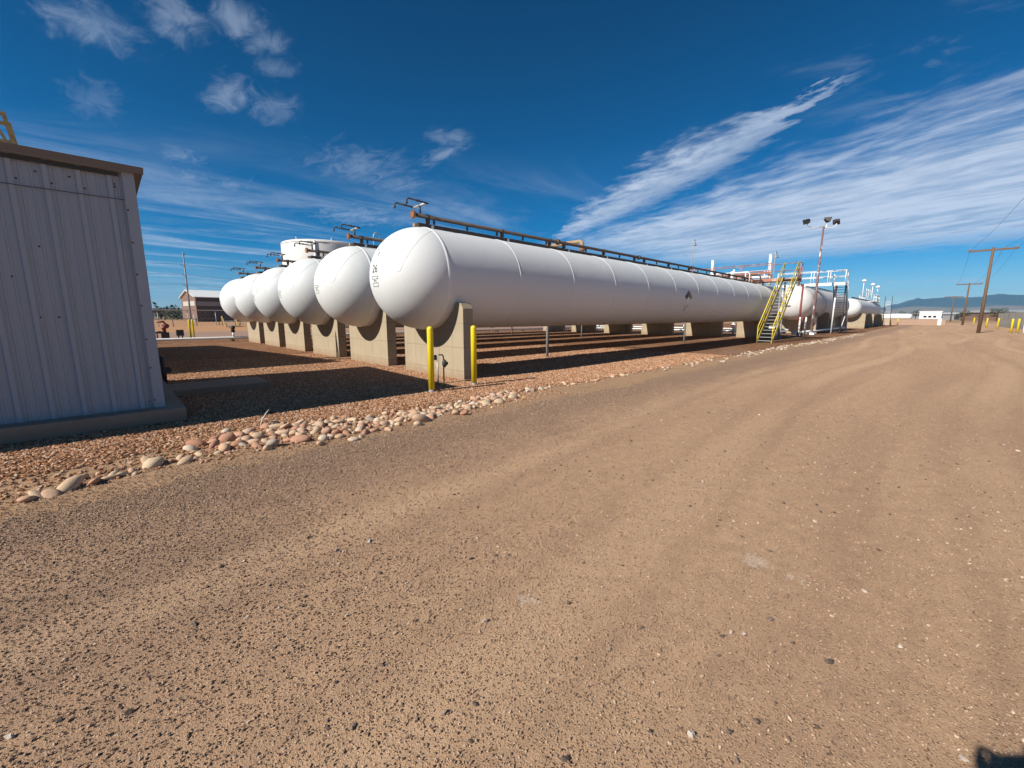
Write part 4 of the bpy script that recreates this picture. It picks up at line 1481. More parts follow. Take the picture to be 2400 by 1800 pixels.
for k in range(12):
    MB().tube([(0.35, 5.6 + 1.45 * k, 0), (0.35, 5.6 + 1.45 * k, 0.9 + 0.5 * (k % 3))], 0.06, 8).build('riser', M['white'], vc)
t = thing('ground_pipe', 'white pipe on low sleepers running along the ground past the white stairs', 'pipe', (35, 0.15, 0.28))
MB().tube([(-2, 0, 0), (22, 0, 0)], 0.11, 12).build('pipe', M['white'], t)
for k in range(5):
    MB().box((1 + 4.5 * k, 0, -0.2), (0.2, 0.5, 0.2)).build('sleeper', M['saddle'], t)
wp = tag(MB().lathe([(0.06, -0.1), (0.06, 1.52), (0.02, 1.56)], 14).build('white_post', M['white'], None, (33.0, -0.25, 0)), 'white guard post beside the red ladder pole, left of two', 'post', 'white guard posts at the manifold')
twin(wp, None, (34.25, -0.4, 0))['label'] = 'white guard post just left of the floodlight pole foot'
t = thing('red_pole', 'narrow dark red pole with ladder rungs beside the yellow stairs', 'pole', (33.5, -0.1, 0))
MB().tube([(0, 0, -0.1), (0.0, 0, 4.15)], [0.09, 0.06], 10).build('pole', M['redpaint'], t)
MB().bar((0.0, -0.22, 0), (0, -0.22, 1.7), 0.06, 0.06).build('side_rail', M['redpaint'], t)
for k in range(7):
    MB().tube([(0, 0, 0.2 + 0.23 * k), (0, -0.22, 0.2 + 0.23 * k)], 0.022, 6).build('rung', M['redpaint'], t)

# floodlight pole
fp = thing('floodlight_pole', 'tall pole with peeling red and white paint carrying three floodlights', 'light pole', (38.34, -0.10, 0))
MB().tube([(0, 0, -0.2), (0, 0, 3.0), (0, 0, 9.2)], [0.125, 0.11, 0.065], 16).build('pole', M['peel'], fp)
MB().box((0, 0, 0.1), (0.5, 0.5, 0.2)).build('base_plate', M['white'], fp)
MB().box((-0.06, -0.2, 1.3), (0.2, 0.2, 0.5)).build('switch_box', M['dark_steel'], fp)
for k, (dx, dy, rz) in enumerate(((-1.05, 1.0, 2.6), (0.75, -0.75, 0.4), (0.55, -0.1, -0.9))):
    MB().tube([(0, 0, 9.15), (dx * 0.6, dy * 0.6, 9.05), (dx * 0.95, dy * 0.95, 9.2), (dx, dy, 9.45)], 0.035, 8).build('bracket', M['white'], fp)
    zz = 9.6 + (0.22 if k == 2 else 0)
    fl = MB()
    hv = []
    for (xx, w, h) in ((-0.22, 0.10, 0.09), (0.08, 0.24, 0.19), (0.18, 0.255, 0.205)):
        hv += [(xx, -w, -h), (xx, w, -h), (xx, w, h), (xx, -w, h)]
    fl.add(hv, [(3, 2, 1, 0), (8, 9, 10, 11)] + [(a + i, a + (i + 1) % 4, a + 4 + (i + 1) % 4, a + 4 + i) for a in (0, 4) for i in range(4)])
    f_ = fl.build('floodlight', M['dark_steel'], fp, (dx, dy, zz), rz)
    f_.rotation_euler.y = 0.35
    MB().box((0.182, 0, 0), (0.008, 0.44, 0.34)).build('lens', M['glass_dark'], f_)

# gooseneck lamps and vent stacks behind
def gooseneck(label, x, y, h):
    t = thing('gooseneck_lamp', label, 'lamp post', (x, y, 0), 0, 'gooseneck yard lamps')
    pts = [(0, 0, 0), (0, 0, h - 0.5)]
    for k in range(1, 9):
        a = math.pi * k / 8 * 1.05
        pts.append((0.3 * (1 - math.cos(a)), 0, h - 0.5 + 0.42 * math.sin(a)))
    MB().tube(pts, 0.045, 8).build('pole', M['galv'], t)
    MB().lathe([(0.05, 0.0), (0.10, -0.10), (0.24, -0.26), (0.22, -0.30), (0.03, -0.30)], 16, (0.62, 0, h - 0.5), 'z').build('lamp_shade', M['galv'], t)
    return t


gooseneck('gooseneck lamp on a thin pole seen above the middle of the near tank', 50.0, 16.0, 11.7)
gooseneck('small gooseneck lamp seen between the first two tank domes', 10.4, 26.0, 8.7)
gooseneck('small gooseneck lamp just left of the floodlight pole above the catwalk', 52.5, 7.0, 9.5)
for (x, y, h, lab) in ((46.6, 12, 8.3, 'slim white vent stack left of the catwalk, the shorter one'), (47.0, 6, 8.4, 'slim white vent stack above the yellow stairs, the taller one')):
    t = thing('vent_stack', lab, 'vent stack', (x, y, 0), 0, 'white vent stacks')
    MB().lathe([(0.15, 0), (0.15, h - 0.05)], 16).build('pipe', M['white'], t)
    MB().lathe([(0.15, h - 0.10), (0.18, h - 0.09), (0.18, h - 0.02), (0.14, h)], 16, (-0.0, 0, 0), 'z', False, False).build('cap_ring', M['white'], t)

# equipment on the last tank
t = thing('lamp_cluster', 'white railings and dome lamps standing on the farthest bullet tank', 'lamp cluster', (82, 1.1, 4.02))
for (x, y) in ((0, 0.6), (2.5, -0.3), (4.2, -0.8)):
    MB().tube([(x, y, 0), (x, y, 3.3 - 0.2 * x)], 0.045, 8).build('pole', M['white'], t)
    MB().lathe([(0.06, 0.16), (0.26, 0.05), (0.32, -0.10), (0.28, -0.18), (0.05, -0.20)], 16, (x, y, 3.35 - 0.2 * x), 'z').build('lamp_shade', M['white'], t)
for z in (0.5, 1.0):
    for y in (-0.9, 0.9):
        MB().tube([(-0.5, y, z), (7.5, y, z)], 0.035, 8).build('railing', M['white'], t)
for k in range(7):
    for y in (-0.9, 0.9):
        MB().tube([(-0.4 + 1.3 * k, y, -0.2), (-0.4 + 1.3 * k, y, 1.0)], 0.035, 8).build('rail_post', M['white'], t)
for k in range(3):
    MB().tube([(-1 + 2.2 * k, 0, 0), (-1 + 2.2 * k, 0, 1.2), (-1.3 + 2.2 * k, 0, 1.6), (-1.6 + 2.2 * k, 0, 1.9)], 0.055, 8).build('vent_pipe', M['white'], t)
MB().box((3.5, 0, -0.02), (8.4, 1.9, 0.06)).build('deck', M['white'], t)
staircase('end_staircase', 'dark steel stairs at the end of the farthest bullet tank', (92.5, -0.9, 0), (90.6, -0.9, 4.2), 0.9, 18, M['dark_steel'], M['white'], M['dark_steel'], 3, 0.9)

# ------------------------------------------------------------------ things across the yard to the left
t = thing('ground_pipeline', 'long white pipeline on the ground behind the bullet tanks', 'pipe', (-14, 24.3, 0.22))
MB().tube([(-20, 0, 0), (56, 0, 0)], 0.085, 14).build('pipe', M['white'], t)
sl = MB().box((0, 0, -0.15), (0.18, 0.5, 0.12)).build('sleeper', M['wood'], t, (-14, 0, 0))
for k in range(1, 18):
    twin(sl, t, (-14 + 3.9 * k, 0, 0))
for x in (13.4, 33.0):
    MB().tube([(x, 0, 0), (x, 0.0, 0.42)], 0.06, 10).build('branch', M['white'], t)
    MB().lathe([(0.07, 0.36), (0.13, 0.40), (0.10, 0.55), (0.14, 0.62), (0.14, 0.74), (0.05, 0.80)], 12, (x, 0, 0), 'z').build('valve_body', M['cast'], t)
t = thing('fire_monitor', 'dark red fire monitor on a valve stand across the yard', 'fire monitor', (-3.72, 29.8, 0))
MB().lathe([(0.20, 0), (0.20, 0.08), (0.11, 0.10), (0.11, 0.75), (0.17, 0.78), (0.17, 0.86), (0.10, 0.88), (0.10, 1.02)], 14).build('standpipe', M['redpaint'], t)
MB().tube([(0, 0, 1.0), (0.1, 0, 1.12), (0.0, 0, 1.25), (-0.35, 0, 1.22)], 0.07, 10).build('nozzle', M['redpaint'], t)
MB().box((0.02, -0.05, 0.28), (0.44, 0.34, 0.46)).build('valve_box', M['cast'], t)
MB().lathe([(0.05, -0.02), (0.17, -0.02), (0.17, 0.02), (0.05, 0.02)], 14, (0.12, -0.25, 0.95), 'y').build('handwheel', M['redpaint'], t)
t = thing('valve_box', 'dark green valve box on a stand left of the far yellow bollards', 'valve box', (-2.86, 29.85, 0))
MB().box((0, 0, 0.45), (0.42, 0.3, 0.42)).build('box', M['cast'], t)
MB().box((-0.1, 0, 0.12), (0.08, 0.08, 0.26)).build('leg', M['cast'], t)
MB().box((0.12, 0, 0.12), (0.08, 0.08, 0.26)).build('leg', M['cast'], t)
t = thing('meter_rack', 'small dark pipe rack beside the shed corner across the yard', 'pipe rack', (-4.7, 29.6, 0))
for k in range(3):
    MB().tube([(0.28 * k, 0, 0), (0.28 * k, 0, 0.55 - 0.05 * k)], 0.035, 8).build('post', M['dark_steel'], t)
MB().tube([(-0.1, 0, 0.5), (0.9, 0, 0.5)], 0.05, 8).build('pipe', M['dark_steel'], t)
MB().box((0.7, 0, 0.52), (0.22, 0.15, 0.16)).build('meter', M['dark_steel'], t)
t = thing('stile_steps', 'yellow railed step-over stile across the bank', 'steps', (3.6, 52.0, 0.25))
for x in (0, 1.35):
    MB().bar((x, 0, -0.1), (x - 0.1, 1.6, 1.4), 0.10, 0.12).build('side_rail', M['yellow_old'], t)
    MB().bar((x, 0.0, -0.1), (x, 0, 0.6), 0.09, 0.09).build('post', M['yellow_old'], t)
    MB().bar((x - 0.1, 1.6, -0.1), (x - 0.1, 1.6, 1.4), 0.09, 0.09).build('post', M['yellow_old'], t)
for k in range(3):
    MB().box((0.65, 0.3 + 0.45 * k, 0.25 + 0.28 * k), (1.35, 0.3, 0.05)).build('tread', M['white'], t)


def chain_fence(label, p, q, h, step, mt, top_r=0.03, wire=True):
    p, q = Vector(p), Vector(q)
    t = thing('chain_fence', label, 'fence', p)
    d = q - p
    n = int(d.length / step)
    ps = MB().tube([(0, 0, -0.2), (0, 0, h)], 0.04, 8).build('fence_post', mt, t)
    for k in range(1, n + 1):
        twin(ps, t, d * (k / n))
    MB().tube([(0, 0, h), d + Vector((0, 0, h))], top_r, 8).build('top_rail', mt, t)
    MB().tube([(0, 0, 0.1), d + Vector((0, 0, 0.1))], 0.015, 6).build('bottom_wire', mt, t)
    if wire:
        b_ = MB()
        L = d.length
        u = d.normalized()
        k = 0.0
        while k < L:
            for sgn in (1, -1):
                a = u * k + Vector((0, 0, 0.1 if sgn > 0 else h))
                e = u * min(L, k + h) + Vector((0, 0, h if sgn > 0 else 0.1))
                sd_ = Vector((0, 0, 0.008))
                b_.add([a - sd_, e - sd_, e + sd_, a + sd_], [(0, 1, 2, 3)])
            k += 0.6
        tag(b_.build('wire_mesh', mt, t), kind='stuff')
    return t


chain_fence('tall grey chain-link fence in front of the brown warehouse', (-70, 66, 0), (60, 66, 0), 2.5, 3.2, M['galv'], 0.05)
chain_fence('low dark pipe fence on the bank beyond the far bollards', (-20, 59, 0.2), (40, 59, 0.2), 1.1, 2.4, M['dark_steel'], 0.04, False)

# brown warehouse
wh = thing('warehouse', 'brown gabled warehouse with a cream band and pale roof at far left', 'building', (12.6, 150, 0))
W_, L_, HE, HP = 14.0, 46.0, 7.5, 9.6
# gable faces -X, long side faces -Y (towards the camera)
MB().prism([(0, 0), (W_, 0), (W_, HE), (W_ / 2, HP), (0, HE)], 0, L_, 'x').build('wall', M['bldg_brown'], wh)
MB().prism([(0.9, HE - 2.6), (W_ * 0.86, HE - 2.6), (W_ * 0.86, HE - 1.2), (0.9, HE - 1.2)], -0.06, -0.003, 'x').build('band', M['bldg_light'], wh)
MB().box((L_ / 2, -0.03, HE / 2), (L_ - 0.02, 0.05, HE - 0.05)).build('shaded_side_overlay', mat('brown_with_painted_shade', (0.085, 0.065, 0.06), 0.6, var=0.06), wh)  # overlay on the long side, its shade put into a darker brown
MB().box((L_ / 2, -0.08, HE - 2.0), (L_ - 0.4, 0.05, 1.3)).build('band', mat('shaded_band', (0.26, 0.25, 0.25), 0.6), wh)  # band on this side toned down to go with the painted shade
for s in (0, 1):
    a = (-0.4, HE - 0.12) if s == 0 else (W_ + 0.4, HE - 0.12)
    MB().prism([a, (W_ / 2, HP + 0.06), (W_ / 2, HP + 0.30), (a[0], a[1] + 0.16)], -0.5, L_ + 0.5, 'x').build('roof', M['roof_white'], wh)
for k in range(6):
    MB().box((5 + 7 * k, -0.07, 1.8), (3.4, 0.08, 3.6)).build('door', M['dark_steel'], wh)
MB().box((-0.05, 3.0, 1.1), (0.08, 1.0, 2.2)).build('door', M['roof_grey'], wh)
wh.rotation_euler.z = 0.15

# utility pole far left
def utility_pole(label, x, y, h, arm, rz=0.0, ins=3, group=None, r=0.17):
    t = thing('utility_pole', label, 'utility pole', (x, y, 0), rz, group)
    MB().tube([(0, 0, -0.3), (0, 0, h)], [r, r * 0.66], 14).build('pole', M['wood'], t)
    if arm:
        MB().box((0.14, 0, h - 0.22), (0.14, arm, 0.16 + 0.0006 * max(0.0, x - 60))).build('crossarm', M['wood'], t)
        for k in range(ins):
            yy = (-arm / 2 + 0.12) + (arm - 0.24) * (k / (ins - 1)) if k != 1 else -arm * 0.22
            MB().lathe([(0.03, 0), (0.07, 0.05), (0.04, 0.10), (0.07, 0.15), (0.03, 0.2)], 10, (0.14, yy, h - 0.15), 'z').build('insulator', M['greypost'], t)
    return t


t = thing('utility_pole', 'slim dark utility pole rising beside the brown warehouse', 'utility pole', (5.0, 95, 0))
MB().tube([(0, 0, -0.3), (0, 0, 13.9)], [0.17, 0.10], 12).build('pole', M['greypost'], t)
for k in range(3):
    MB().lathe([(0.05, 0), (0.11, 0.1), (0.05, 0.2)], 10, (-0.45, 0, 11.4 - 1.9 * k), 'z').build('insulator', M['greypost'], t)
    MB().tube([(0, 0, 11.4 - 1.9 * k), (-0.45, 0, 11.45 - 1.9 * k)], 0.05, 6).build('bracket', M['greypost'], t)
MB().tube([(0, 0, 13.2), (0.3, 0, 13.5)], 0.08, 6).build('cap_bracket', M['greypost'], t)


def wire(name, label, p, q, sag, r=0.012, n=24, group=None):
    p, q = Vector(p), Vector(q)
    pts = [p.lerp(q, i / n) - Vector((0, 0, 4 * sag * (i / n) * (1 - i / n))) for i in range(n + 1)]
    return tag(MB().tube(pts, r, 6).build(name, M['rubber']), label, 'wire', group)


for k, nm in enumerate(('top', 'middle', 'lowest')):
    zz = 11.6 - 1.9 * k
    for (x0, x1, side) in ((4.55, -75, 'left'), (4.55, 80, 'right')):
        wire('power_line', nm + ' power line running ' + side + ' from the slim pole by the warehouse', (x0, 95, zz), (x1, 96, zz), 1.2, 0.018)

# big storage tank behind
bt = thing('storage_tank', 'tall round white storage tank rising behind the bullet tanks', 'storage tank', (16.6, 54.5, 0))
MB().lathe([(5.3, 0), (5.3, 11.35), (5.2, 11.55), (5.0, 11.62), (0.01, 12.1)], 96, (0, 0, 0), 'z').build('shell', M['tank_old'], bt)
ring = MB().lathe([(5.3, -0.05), (5.36, -0.04), (5.36, 0.04), (5.3, 0.05)], 96, (0, 0, 11.3), 'z', True, False).build('top_rim', M['white'], bt)
MB().tube([(-2.75, -4.62, 0.2), (-2.75, -4.62, 11.4)], 0.10, 10).build('down_pipe', M['white'], bt)
for k in range(3):
    an = -2.6 + 0.9 * k
    MB().box((5.0 * math.cos(an), 5.0 * math.sin(an), 11.75), (0.12, 0.12, 0.35)).build('rim_fitting', M['white'], bt)

# ------------------------------------------------------------------ right-hand background
utility_pole('nearest timber utility pole with a crossarm at the road edge on the right', 54.9, -10.55, 8.1, 3.2, 0, 3, 'timber poles along the road', 0.145)
utility_pole('second timber utility pole with crossarm, behind the nearest one', 112.0, -10.4, 7.9, 3.4, 0, 3, 'timber poles along the road', 0.17)
utility_pole('farthest small timber utility pole with crossarm beside the second one', 196.0, -9.0, 8.3, 4.2, 0, 3, 'timber poles along the road', 0.19)
utility_pole('timber utility pole at the road edge nearest the viewer, outside the picture', 10.0, -12.6, 8.4, 3.2, 0, 3, 'timber poles along the road', 0.2)
for k, (ya, yb) in enumerate(((1.48, 1.48), (-0.7, -0.7), (-1.48, -1.48))):
    nm = ('left', 'middle', 'right')[k]
    wire('power_line', nm + ' power line from the nearest timber pole up out of the picture', (54.9, -10.55 + ya, 8.05), (10.0, -12.6 + yb, 8.4), 0.7, 0.008)
    wire('power_line', nm + ' power line between the nearest and second timber poles', (54.9, -10.55 + ya, 8.05), (112.0, -10.4 + yb, 7.85), 0.7, 0.008)
tag(MB().tube([(0, 0, 0), (0, 0, 1.1)], 0.05, 8).build('marker_post', M['white'], None, (55.0, -13.35, 0)), 'thin white marker post at the right edge before the grey fence', 'post')

# grey board fence: every board its own piece
fe = thing('board_fence', 'weathered grey vertical board fence at the right edge', 'fence', (60, -15.6, 0))
fd = Vector((38, 1.6, 0))
nb = 200
bd = MB().box((0, 0, 1.05), (0.175, 0.03, 2.1)).build('board', M['fence'], fe)
rb = random.Random(8)
for k in range(1, nb):
    o = twin(bd, fe, fd * (k / nb))
    o.scale.z = rb.uniform(0.95, 1.05)
    o.rotation_euler.x = rb.uniform(-.03, .03)
for z in (0.4, 1.6):
    MB().bar((0, -0.06, z), fd + Vector((0, -0.06, z)), 0.05, 0.10).build('fence_rail', M['fence'], fe)
# low block wall
bw = thing('block_wall', 'low pinkish block wall at the end of the gravel yard', 'wall', (101, 4.0, 0))
d = Vector((8.5, -12.0, 0))
MB().bar(Vector((0, 0, 0.55)), d + Vector((0, 0, 0.55)), 0.3, 1.1).build('wall', M['adobe'], bw)
MB().bar(Vector((0, 0, 1.13)), d + Vector((0, 0, 1.13)), 0.36, 0.06).build('coping', M['adobe'], bw)
for i, (x, y) in enumerate(((94, -0.2), (96, -1.2), (98.5, -2.0))):
    t = copy_tree(bp)
    t.location = (x, y, 0)
    t.scale = (1.3, 1.3, 0.85)
    t['label'] = ('left', 'middle', 'right')[i] + ' of three small yellow bollards before the pink wall'
    t['group'] = 'yellow bollards before the pink wall'
# white hut with three dark windows
ht = thing('white_hut', 'small white hut with three dark windows beyond the pink wall', 'hut', (124, -5.6, 0))
MB().box((0, 0, 1.35), (3, 3.4, 2.6)).build('wall', M['roof_white'], ht)
MB().box((0, 0, 2.72), (3.3, 3.7, 0.14)).build('roof', M['roof_white'], ht)
for k in range(3):
    f_ = MB().box((-1.52, 0.8 - 0.75 * k, 1.6), (0.06, 0.5, 0.42)).build('window', M['glass_dark'], ht)
tag(MB().box((106.6, -7.3, 0.55), (0.35, 0.5, 1.5)).build('white_cabinet', M['roof_white']), 'narrow white cabinet at the end of the pink wall', 'cabinet')


def small_tank(label, x, y, L, r, z, rz, m='tank'):
    t = thing('horizontal_tank', label, 'storage tank', (x, y, 0), rz)
    p = [(r * math.sin(math.pi / 2 * k / 8) + 1e-3, -L / 2 - r * 0.7 * math.cos(math.pi / 2 * k / 8)) for k in range(9)]
    p += [(r * math.cos(math.pi / 2 * k / 8) + 1e-3, L / 2 + r * 0.7 * math.sin(math.pi / 2 * k / 8)) for k in range(9)]
    MB().lathe(p, 24, (0, 0, z), 'x').build('shell', M[m], t)
    for s in (-1, 1):
        MB().box((s * L * 0.32, 0, (z - r) / 2 + 0.1), (0.4, r * 1.4, z - r + 0.2)).build('saddle', M['dark_steel'], t)
    return t


small_tank('cream horizontal tank beyond the pink wall, nearest the end stairs', 170, 13.8, 9.5, 1.1, 1.75, 1.35, 'tank_old')
small_tank('white horizontal tank beyond the pink wall, left of the white hut', 236, 7.5, 9.5, 1.15, 1.6, 1.45)
for i, (x, y, w, d_, h, rz, m_) in enumerate(((330, 28, 60, 14, 3.4, -0.95, 'roof_white'), (420, 5, 60, 16, 4.2, -0.95, 'roof_grey'), (300, -14, 40, 12, 3.6, -0.9, 'roof_pale'), (260, -34, 46, 14, 4.2, -0.9, 'roof_grey'), (470, 60, 90, 18, 4.6, -0.95, 'roof_pale'))):
    t = thing('far_shed', ('long white roofed shed far beyond the pink wall', 'long grey roofed shed on the skyline behind the white hut', 'low white roofed shed behind the second timber pole', 'low grey roofed shed behind the grey board fence', 'farthest long white roofed shed left of the white hut')[i], 'building', (x, y, 0), rz)
    MB().box((0, 0, h * 0.38), (w, d_, h * 0.76)).build('wall', M['bldg_brown'] if i % 2 else M['roof_grey'], t)
    MB().prism([(-d_ / 2 - 0.5, h * 0.76), (d_ / 2 + 0.5, h * 0.76), (0, h)], -w / 2 - 0.5, w / 2 + 0.5, 'x').build('roof', M[m_], t)
    for k in range(5):
        MB().box((-w * 0.4 + w * 0.2 * k, -d_ / 2 - 0.03, h * 0.3), (w * 0.07, 0.1, h * 0.5)).build('door', M['dark_steel'], t)
# parked tank cars behind, left field
for i, (x, y, rz) in enumerate(((-28, 150, 0.05), (-8, 158, 0.05))):
    t = small_tank(('white tank car parked left of the slim pole beyond the fence', 'white tank car parked right behind the slim pole')[i], x, y, 13, 1.35, 2.4, rz)
    for s in (-1, 1):
        for q in (-0.9, 0.9):
            MB().lathe([(0.45, -0.7), (0.45, 0.7)], 14, (s * 4.6 + q, 0, 0.45), 'y').build('wheel', M['dark_steel'], t)
    MB().box((0, 0, 1.0), (15, 1.6, 0.25)).build('underframe', M['dark_steel'], t)


# trees: trunk + crown of small leaf faces
def leaf_cloud(b_, c, rad, n, size, rnd):
    for _ in range(n):
        while True:
            p = Vector((rnd.uniform(-1, 1), rnd.uniform(-1, 1), rnd.uniform(-1, 1)))
            if 0.25 < p.length < 1:
                break
        q = c + Vector((p.x * rad[0], p.y * rad[1], p.z * rad[2]))
        a = Vector((rnd.uniform(-1, 1), rnd.uniform(-1, 1), rnd.uniform(-1, 1))).normalized()
        e = a.orthogonal().normalized()
        s = size * rnd.uniform(0.6, 1.3)
        b_.add([q - a * s, q + e * s * 0.6, q + a * s, q - e * s * 0.6], [(0, 1, 2, 3)])


def tree(label, x, y, h, w, seed, group):
    rnd = random.Random(seed)
    t = thing('tree', label, 'tree', (x, y, 0), 0, group)
    tr = MB().tube([(0, 0, -0.2), (rnd.uniform(-.2, .2), 0, h * 0.45), (rnd.uniform(-.4, .4), rnd.uniform(-.3, .3), h * 0.8)], [h * 0.035, h * 0.025, h * 0.008], 8)
    for k in range(4):
        an = rnd.uniform(0, 6.28)
        tr.tube([(0, 0, h * 0.35), (math.cos(an) * w * 0.3, math.sin(an) * w * 0.3, h * 0.7)], [h * 0.018, h * 0.006], 6)
    tr.build('trunk', M['bark'], t)
    b_ = MB()
    for k in range(9):
        c = Vector((rnd.gauss(0, w * 0.24), rnd.gauss(0, w * 0.24), h * rnd.uniform(0.42, 0.85)))
        leaf_cloud(b_, c, (w * 0.24, w * 0.24, h * 0.17), 90, h * 0.035, rnd)
    b_.build('crown', M['leaf'], t)
    return t


k = 0
for (x, y, h, w, lab) in ((215, -20, 4.6, 6, 'low dusty tree behind the nearest timber pole'), (235, -12, 4.0, 6, 'low dusty tree between the second and nearest timber poles'), (150, -27, 4.6, 6, 'dark bushy tree above the grey board fence at the right edge'), (190, -30, 4.4, 7, 'wide dusty tree above the grey board fence, left of the dark one'), (260, 2, 4.5, 6, 'low dark tree right behind the white hut'), (280, 15, 4.2, 7, 'low dark tree left behind the white hut'),
                        (-40, 205, 5.6, 14, 'dark tree near the shed edge on the far left skyline'), (-14, 215, 5.2, 15, 'dark tree left of the slim pole on the skyline'), (10, 222, 5.6, 12, 'dark tree between the slim pole and the warehouse')):
    tree(lab, x, y, h, w, 70 + k, 'trees on the skyline')
    k += 1
# far woods that read as one mass
wood = MB()
rw = random.Random(99)
for i in range(150):
    an = R_(rw.uniform(-14, 30))
    rr_ = rw.uniform(380, 900)
    c = Vector((rr_ * math.cos(an), rr_ * math.sin(an), rw.uniform(1.5, 3.2)))
    leaf_cloud(wood, c, (9, 9, 2.6), 34, 0.9, rw)
for i in range(110):
    c = Vector((rw.uniform(-130, 120), rw.uniform(260, 420), rw.uniform(2, 5)))
    leaf_cloud(wood, c, (10, 10, 4.2), 36, 1.1, rw)
tag(wood.build('far_woods', M['leaf']), 'dark belt of distant trees along the skyline', 'woods', kind='stuff')

# low mesa to the left and mountains to the right
def ridge(name, pts, depth, mt, seed, nrow=18, amp=0.12):
    """pts: (x, y, height) crest; slopes fall towards the viewer and away, folded by noise"""
    rnd = random.Random(seed)
    from mathutils import noise as nz_
    crest = []
    for i in range(len(pts) - 1):
        for k in range(16):
            t_ = k / 16
            t_ = t_ * t_ * (3 - 2 * t_)
            a, b_ = Vector(pts[i]), Vector(pts[i + 1])
            crest.append(a.lerp(b_, k / 16) * 1.0)
            crest[-1].z = a.z + (b_.z - a.z) * t_
    crest.append(Vector(pts[-1]))
    vs, fs = [], []
    n = len(crest)
    for j in range(nrow + 1):
        f = j / nrow * 2 - 1
        for p in crest:
            hdir = Vector((p.x - CAM.x, p.y - CAM.y, 0)).normalized()
            q = Vector((p.x, p.y, 0)) + hdir * f * depth
            base = (1 - abs(f)) ** 1.3
            nn = nz_.fractal(Vector((q.x, q.y, seed)) / (depth * 0.28), 1.0, 2.1, 5)
            z = p.z * (base + amp * nn * (1 - base) * base * 4 + (0.035 * nn * base))
            vs.append((q.x, q.y, max(z, -4)))
    for j in range(nrow):
        for i in range(n - 1):
            a = j * n + i
            fs.append((a, a + 1, a + n + 1, a + n))
    o = MB().add(vs, fs, True).build(name, mt)
    o['kind'] = 'structure'
    return o


M['mount'] = mat('forested_mountain', (0.045, 0.06, 0.05), 0.95, var=0.35, vscale=0.0016, dirt=(0.13, 0.12, 0.10), dirt_amt=0.5, dirt_scale=0.0012, dirt_thr=(0.5, 0.62))
M['mesa'] = mat('scrub_mesa', (0.10, 0.095, 0.06), 0.95, var=0.3, vscale=0.01)


def at(px, py, dist):
    """direction of a photo pixel at a chosen distance (2400-px photo)"""
    fv = Vector((0, 0, -1)); rot = cam.rotation_euler.to_matrix()
    v = rot @ Vector(((px - 1200) / 966.84, (900 - py) / 966.84, -1.0))
    s = dist / math.hypot(v.x, v.y)
    return CAM + v * s


crest = []
for (px, py) in ((1960, 739), (2060, 722), (2100, 713), (2135, 703), (2152, 698), (2165, 701), (2190, 699), (2225, 695.5), (2270, 696.5), (2300, 695), (2320, 691), (2347, 689), (2370, 690.5), (2400, 691), (2470, 690), (2600, 696), (2800, 690)):
    p = at(px, py, 12500)
    crest.append((p.x, p.y, p.z))
ridge('mountains', crest, 2600, M['mount'], 5)
fh = []
for (px, py) in ((1900, 741), (2050, 727), (2150, 718), (2250, 721), (2350, 716), (2450, 718), (2700, 720)):
    p = at(px, py, 8200)
    fh.append((p.x, p.y, p.z))
ridge('foothills', fh, 1500, mat('dry_foothills', (0.21, 0.175, 0.125), 0.95, var=0.3, vscale=0.002, dirt=(0.10, 0.10, 0.07), dirt_amt=0.5, dirt_scale=0.003), 9)
ms = []
for (px, py) in ((-200, 726), (200, 724), (330, 723), (380, 722), (440, 724), (520, 729), (640, 735), (800, 740)):
    p = at(px, py, 1500)
    ms.append((p.x, p.y, p.z))
ridge('mesa', ms, 260, M['mesa'], 13)

